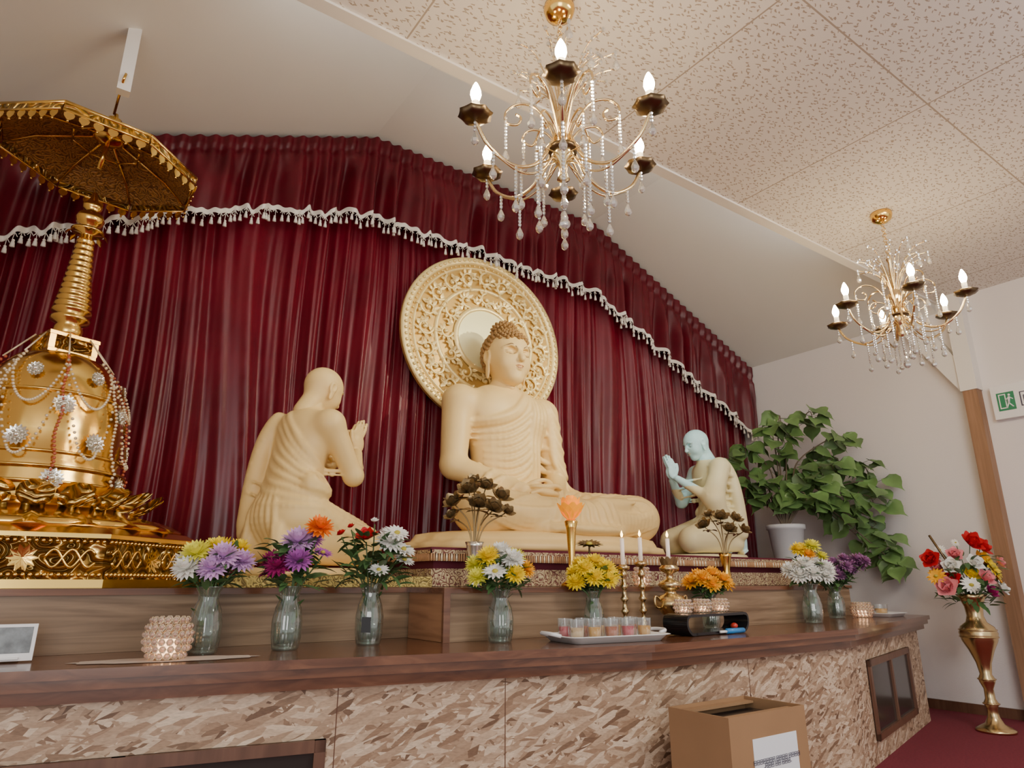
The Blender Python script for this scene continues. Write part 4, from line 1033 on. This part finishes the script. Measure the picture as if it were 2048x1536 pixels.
def ribbon(P,y0,y1,th,m):
    for a,c in zip(P,P[1:]):
        d=(c-a).normalized(); n_=Vector((-d.z,0,d.x))*th/2
        V=[(q.x,y,q.z) for y in (y0,y1) for q in (a-n_,c-n_,c+n_,a+n_)]
        b.add(V,[(0,1,2,3),(4,7,6,5),(0,4,5,1),(1,5,6,2),(2,6,7,3),(3,7,4,0)],m,False)
ribbon(P,-.08,.05,.012,M_black); ribbon([Vector((-p.x,0,p.z)) for p in P],-.08,.05,.012,M_black)
b.box((-L+.03,-.08,.080),(L-.03,.05,.092),M_black); b.box((-L+.05,-.08,.002),(L-.05,.05,.014),M_black)
b.tube([(.02,-.10,.014),(.14,-.115,.014)],.012,M_blue,10); b.tube([(-.02,-.09,.012),(.02,-.10,.012)],.006,M_white,8); b.ball((.17,-.05,.030),(.018,.018,.014),M_redp,8,6)
b.build('lacquer_stand',(2.68,2.21,ZT+.0005),math.radians(6))
b=MB(); traymesh(b,.15,.09,.02); b.build('serving_tray',(5.05,2.56,ZT+.001),.1); cup(5.0,2.56,ZT+.0078,T['a'],.045,.075)
b=MB(); b.box((-.10,-.009,0),(.065,.009,.105),M_white); b.box((-.090,-.0105,.022),(.055,-.009,.096),M_screen)
b.box((-.03,-.02,0.004),(.03,.05,.010),M_white)
o=b.build('tablet_display',(.01,2.62,ZT),0,1,.004); o.rotation_euler=(math.radians(-6),0,math.radians(-4)); o.location.z=ZT+.004

# ---------------------------------------------------------------- bodhi plant
def plant():
    b=MB(); c=Vector((5.29,3.42,E+.1605)); rr=random.Random(11)
    b.lathe([(0,0),(.10,0),(.115,.02),(.145,.27),(.16,.275),(.16,.31),(.145,.31),(.14,.27),(0,.27)],M_pot,c,28); b.lathe([(0,.265),(.14,.27),(0,.275)],M_soil,c,20)
    def hl(p,d,L):
        d=Vector(d).normalized(); nr=Vector((rr.uniform(-.9,.1),rr.uniform(-1.1,0),rr.uniform(.1,1)))
        nr=(nr-d*nr.dot(d)).normalized(); s=d.cross(nr); W=L*.46
        out=[(0,0),(-.04,.55),(.15,.92),(.38,.95),(.58,.62),(.72,.25),(.82,.09),(1.0,0)]
        V=[p+d*L*t+nr*(-.12*L*t*t) for t,_ in out]+[p+d*L*t+s*W*w+nr*(.10*L*w-.12*L*t*t) for t,w in out]+[p+d*L*t-s*W*w+nr*(.10*L*w-.12*L*t*t) for t,w in out]
        n=len(out); F=[]
        for i in range(n-1): F+=[(i,i+1,n+i+1,n+i),(i,2*n+i,2*n+i+1,i+1)]
        b.add(V,F,M_bodhi,True)
    ends=[((.04,-.04,1.0),5),((.20,-.22,1.02),5),((.36,-.36,.80),5),((.46,-.46,.54),6),((-.20,.15,.72),5),((-.34,.32,.60),4),((.46,-.46,.12),5),((-.08,-.02,.88),4),((.40,-.28,.62),5),((.10,-.25,.45),4),((.46,-.52,.0),4),((-.26,.28,.42),4),((.46,-.46,-.14),4),((-.42,.44,.48),4),((.26,-.30,.55),4),((.44,-.48,.28),4),((-.32,.42,.30),4),((.46,-.5,.40),4),((.0,-.2,.3),3),((.3,-.4,.2),4),((.46,-.58,-.22),4)]
    for (e,n) in ends:
        e=Vector(e); top=c+UP*.27; mid=top+Vector((e.x*.35,e.y*.35,max(e.z,.35)*.75)); end=top+e
        P=spline([top,top.lerp(mid,.5)+UP*.05,mid,end,end+Vector((e.x*.12,e.y*.12,-.08))],6)
        P=[Vector((min(p.x,5.93),min(p.y,3.92),p.z)) for p in P]
        b.tube(P,[.009*(1-.7*i/len(P)) for i in range(len(P))],M_bark,5)
        N=len(P)
        for i in range(int(N*.38),N,1):
            if rr.random()<.12: continue
            a=rr.uniform(0,6.28); dv=Vector((math.cos(a)*.9-.15,math.sin(a)*.9-.3,rr.uniform(-.5,.5))); q=P[i]+dv*rr.uniform(.05,.10)
            tip=q+dv.normalized()*.05
            if tip.x>5.86: dv.x=-abs(dv.x)*.5; q.x=min(q.x,5.84)
            q.y=min(q.y,3.90)
            if q.y>3.8: dv.y=-abs(dv.y)
            b.tube([P[i],q],.002,M_green2,3)
            dl=Vector((dv.x,dv.y,-.65+rr.uniform(-.3,.4)))
            if q.x>5.72: dl.x=-abs(dl.x)*.3
            hl(q,dl,rr.uniform(.13,.19))
    return b.build('bodhi_tree_potted')
plant()

# ---------------------------------------------------------------- floor vase with flowers
b=MB(); c=Vector((5.40,2.13,.001))
b.lathe([(0,0),(.115,0),(.115,.015),(.09,.03),(.055,.05),(.035,.09),(.03,.14),(.045,.17),(.03,.20),(.028,.26),(.045,.30),(.05,.32),(.035,.35),(.045,.42),(.075,.50),(.105,.56),(.115,.61),(.10,.65),(.062,.68),(.05,.72),(.055,.78),(.075,.83),(.095,.86),(.085,.862),(.05,.80),(0,.76)],M_brass,c,36)
for zz,rr in ((.17,.046),(.32,.051),(.585,.112),(.63,.11)): b.tube([c+Vector((rr*math.cos(2*math.pi*k/32),rr*math.sin(2*math.pi*k/32),zz)) for k in range(33)],.005,M_brass,5)
rim=c+UP*.84
for (dr,dd,dz,sz,col,kd) in [(-.20,0,.25,.06,'red','rose'),(-.11,-.04,.20,.055,'white','rose'),(-.16,-.05,.06,.065,'pink','rose'),(-.06,0,.28,.05,'pink','rose'),(.02,-.05,.22,.055,'white','rose'),(.05,0,.36,.075,'red','rose'),(.12,.02,.33,.06,'red','rose'),(.13,-.04,.20,.075,'yellow','daisy'),(.19,.02,.12,.055,'amber','daisy'),(.05,-.08,.12,.055,'pink','rose'),(-.04,-.09,.08,.055,'white','daisy'),(-.20,-.02,.14,.05,'amber','daisy'),(.15,-.05,.05,.05,'white','rose'),(-.10,0,.12,.05,'red','rose'),(.0,-.03,.15,.05,'yellow','rose'),(.20,0,.23,.04,'pink','rose'),(.08,-.06,.03,.045,'magenta','rose'),(-.13,.02,.32,.03,'white','daisy'),(-.02,.03,.37,.025,'white','daisy'),(.09,.0,.25,.055,'amber','rose'),(-.15,.03,.20,.05,'pink','rose'),(.17,.05,.27,.05,'yellow','daisy')]:
    dr*=1.15
    p=rim+er*dr+eh*dd+UP*dz; b.tube(spline([rim-UP*.05,rim+er*dr*.4+UP*dz*.5,p],5),.003,M_green2,5); mum(b,p,UP*.6+er*dr*5-eh*.9,sz*1.2,C[col],kd)
for i in range(130):
    a=R.uniform(0,6.28); rr=R.uniform(.02,.17); leaf(b,rim+Vector((math.cos(a)*rr,math.sin(a)*rr,R.uniform(-.05,.28))),Vector((math.cos(a),math.sin(a),R.uniform(-.6,.9))),R.uniform(.06,.10),.035,M_green)
b.tube([rim,rim+er*-.22+UP*.42],.008,M_brassd,6)
b.build('brass_floor_vase_with_flowers')

# ---------------------------------------------------------------- cardboard box + notice
b=MB(); x0,x1,y0,y1,z1=2.06,2.51,1.63,1.90,E-.445; t=.006
b.box((x0,y0,0.001),(x1,y0+t,z1),M_card); b.box((x0,y1-t,0.001),(x1,y1,z1),M_card); b.box((x0,y0+t,0.001),(x0+t,y1-t,z1),M_card); b.box((x1-t,y0+t,0.001),(x1,y1-t,z1),M_card)
b.box((x0+t,y0+t,.001),(x1-t,y1-t,.01),M_card); b.box((x0+t,y0+t,z1-.02),(x1-t,y0+.07,z1-.012),M_card); b.box((x0+t,y1-.05,z1-.02),(x1-t,y1-t,z1-.012),M_card); b.box((x0+.03,y0+.07,z1-.06),(x1-.03,y1-.05,z1-.035),M_black)
b.box((x0+.12,y0-.0015,z1-.36),(x0+.38,y0,z1-.08),M_paper)
o=b.build('cardboard_box')
def text(name,body,size,M,mat,parent=None,align='CENTER'):
    cu=bpy.data.curves.new(name,'FONT'); cu.body=body; cu.size=size; cu.align_x=align; cu.extrude=.0003
    t_=bpy.data.objects.new(name,cu); bpy.context.scene.collection.objects.link(t_); cu.materials.append(mat); t_.matrix_world=M
    if parent: t_.parent=parent
    return t_
Tx=Matrix.Translation((x0+.25,y0-.003,z1-.165))@Matrix.Rotation(math.radians(90),4,'X')@Matrix.Rotation(math.pi,4,'Z')
text('notice_text','“ඔබේ ඉඩ අපේ”\nපින් කැටය නිවේදනය',.0155,Tx,M_ink,o)

# ---------------------------------------------------------------- exit sign on right wall
b=MB(); yb=1.95; za,zb=E+1.20,E+1.46
b.box((XR-.05,yb-.45,za),(XR-.001,yb,zb),M_white)
b.box((XR-.053,yb-.15,za+.06),(XR-.05,yb-.035,zb-.06),M_sgreen)
X=XR-.0545
b.box((X,yb-.095,za+.075),(XR-.053,yb-.048,zb-.072),M_white); b.box((X-.001,yb-.088,za+.083),(X,yb-.055,zb-.08),M_sgreen)
b.ball((X,yb-.118,zb-.085),(.002,.009,.009),M_white,8,6)
for p,q,r_ in (((yb-.117,zb-.098),(yb-.108,za+.115),.008),((yb-.108,za+.115),(yb-.135,za+.08),.005),((yb-.108,za+.115),(yb-.092,za+.075),.005),((yb-.115,zb-.10),(yb-.140,zb-.12),.004),((yb-.115,zb-.10),(yb-.090,zb-.125),.004)):
    b.tube([(X,p[0],p[1]),(X,q[0],q[1])],r_,M_white,6)
b.box((XR-.053,yb-.36,za+.075),(XR-.05,yb-.185,zb-.075),M_ink); b.box((XR-.054,yb-.352,za+.082),(XR-.053,yb-.193,zb-.082),M_white)
o=b.build('exit_sign')
Tx=Matrix.Translation((XR-.0555,yb-.2725,za+.108))@Matrix.Rotation(math.radians(-90),4,'Z')@Matrix.Rotation(math.radians(90),4,'X')
text('exit_text','EXIT',.07,Tx,M_ink,o)

# ---------------------------------------------------------------- lights
def area(name,loc,target,size,power,col,sy=None):
    l=bpy.data.lights.new(name,'AREA'); l.energy=power; l.color=col; l.size=size; l.shape='SQUARE'
    if sy: l.shape='RECTANGLE'; l.size_y=sy
    o=bpy.data.objects.new(name,l); bpy.context.scene.collection.objects.link(o); o.location=loc
    o.rotation_euler=(Vector(target)-Vector(loc)).to_track_quat('-Z','Y').to_euler(); return o
def spot(name,loc,target,power,col,ang,blend=.5,rad=.03):
    l=bpy.data.lights.new(name,'SPOT'); l.energy=power; l.color=col; l.spot_size=math.radians(ang); l.spot_blend=blend; l.shadow_soft_size=rad
    o=bpy.data.objects.new(name,l); bpy.context.scene.collection.objects.link(o); o.location=loc
    o.rotation_euler=(Vector(target)-Vector(loc)).to_track_quat('-Z','Y').to_euler(); return o
area('added_daylight_fill',(-1.5,-2.8,E+.5),(2.6,3.5,E+1.6),2.2,95,(1,.98,.96))  # added soft fill from behind the camera; no window is modelled
area('added_overhead_fill',(3.0,-.3,ZC-.06),(3.0,1.6,0),1.2,100,(1,.95,.88))  # added unseen overhead fill for top-down shading, not a ceiling fixture
o=area('added_vault_uplight',(2.6,YE+.10,ZC+.14),(2.6,YE+1.3,ZC+.95),4.2,17,(1,.97,.92),.08)  # added uplight hidden behind the ceiling edge to brighten the vault
spot('altar_spotlight',(3.7,1.7,ZC-.12),(2.6,3.9,E+1.3),165,(1,.92,.66),44)
spot('altar_spotlight',(1.9,2.5,ZC-.05),(1.1,3.42,E+.9),30,(.98,1,.80),36)
spot('altar_spotlight',(3.3,2.5,ZC-.05),(4.3,3.45,E+.95),34,(.7,.96,1),24)
w=bpy.data.worlds.new('room_world'); bpy.context.scene.world=w; w.use_nodes=True
w.node_tree.nodes['Background'].inputs[0].default_value=(1,.98,.96,1); w.node_tree.nodes['Background'].inputs[1].default_value=1.05

# ---------------------------------------------------------------- camera
cam=bpy.data.cameras.new('camera'); co=bpy.data.objects.new('camera',cam); bpy.context.scene.collection.objects.link(co)
cam.sensor_width=36; cam.lens=36*1340/2048; co.location=(0,0,E); co.rotation_euler=(math.radians(90+16.5),0,math.radians(-35.3)); cam.clip_start=.05
bpy.context.scene.camera=co
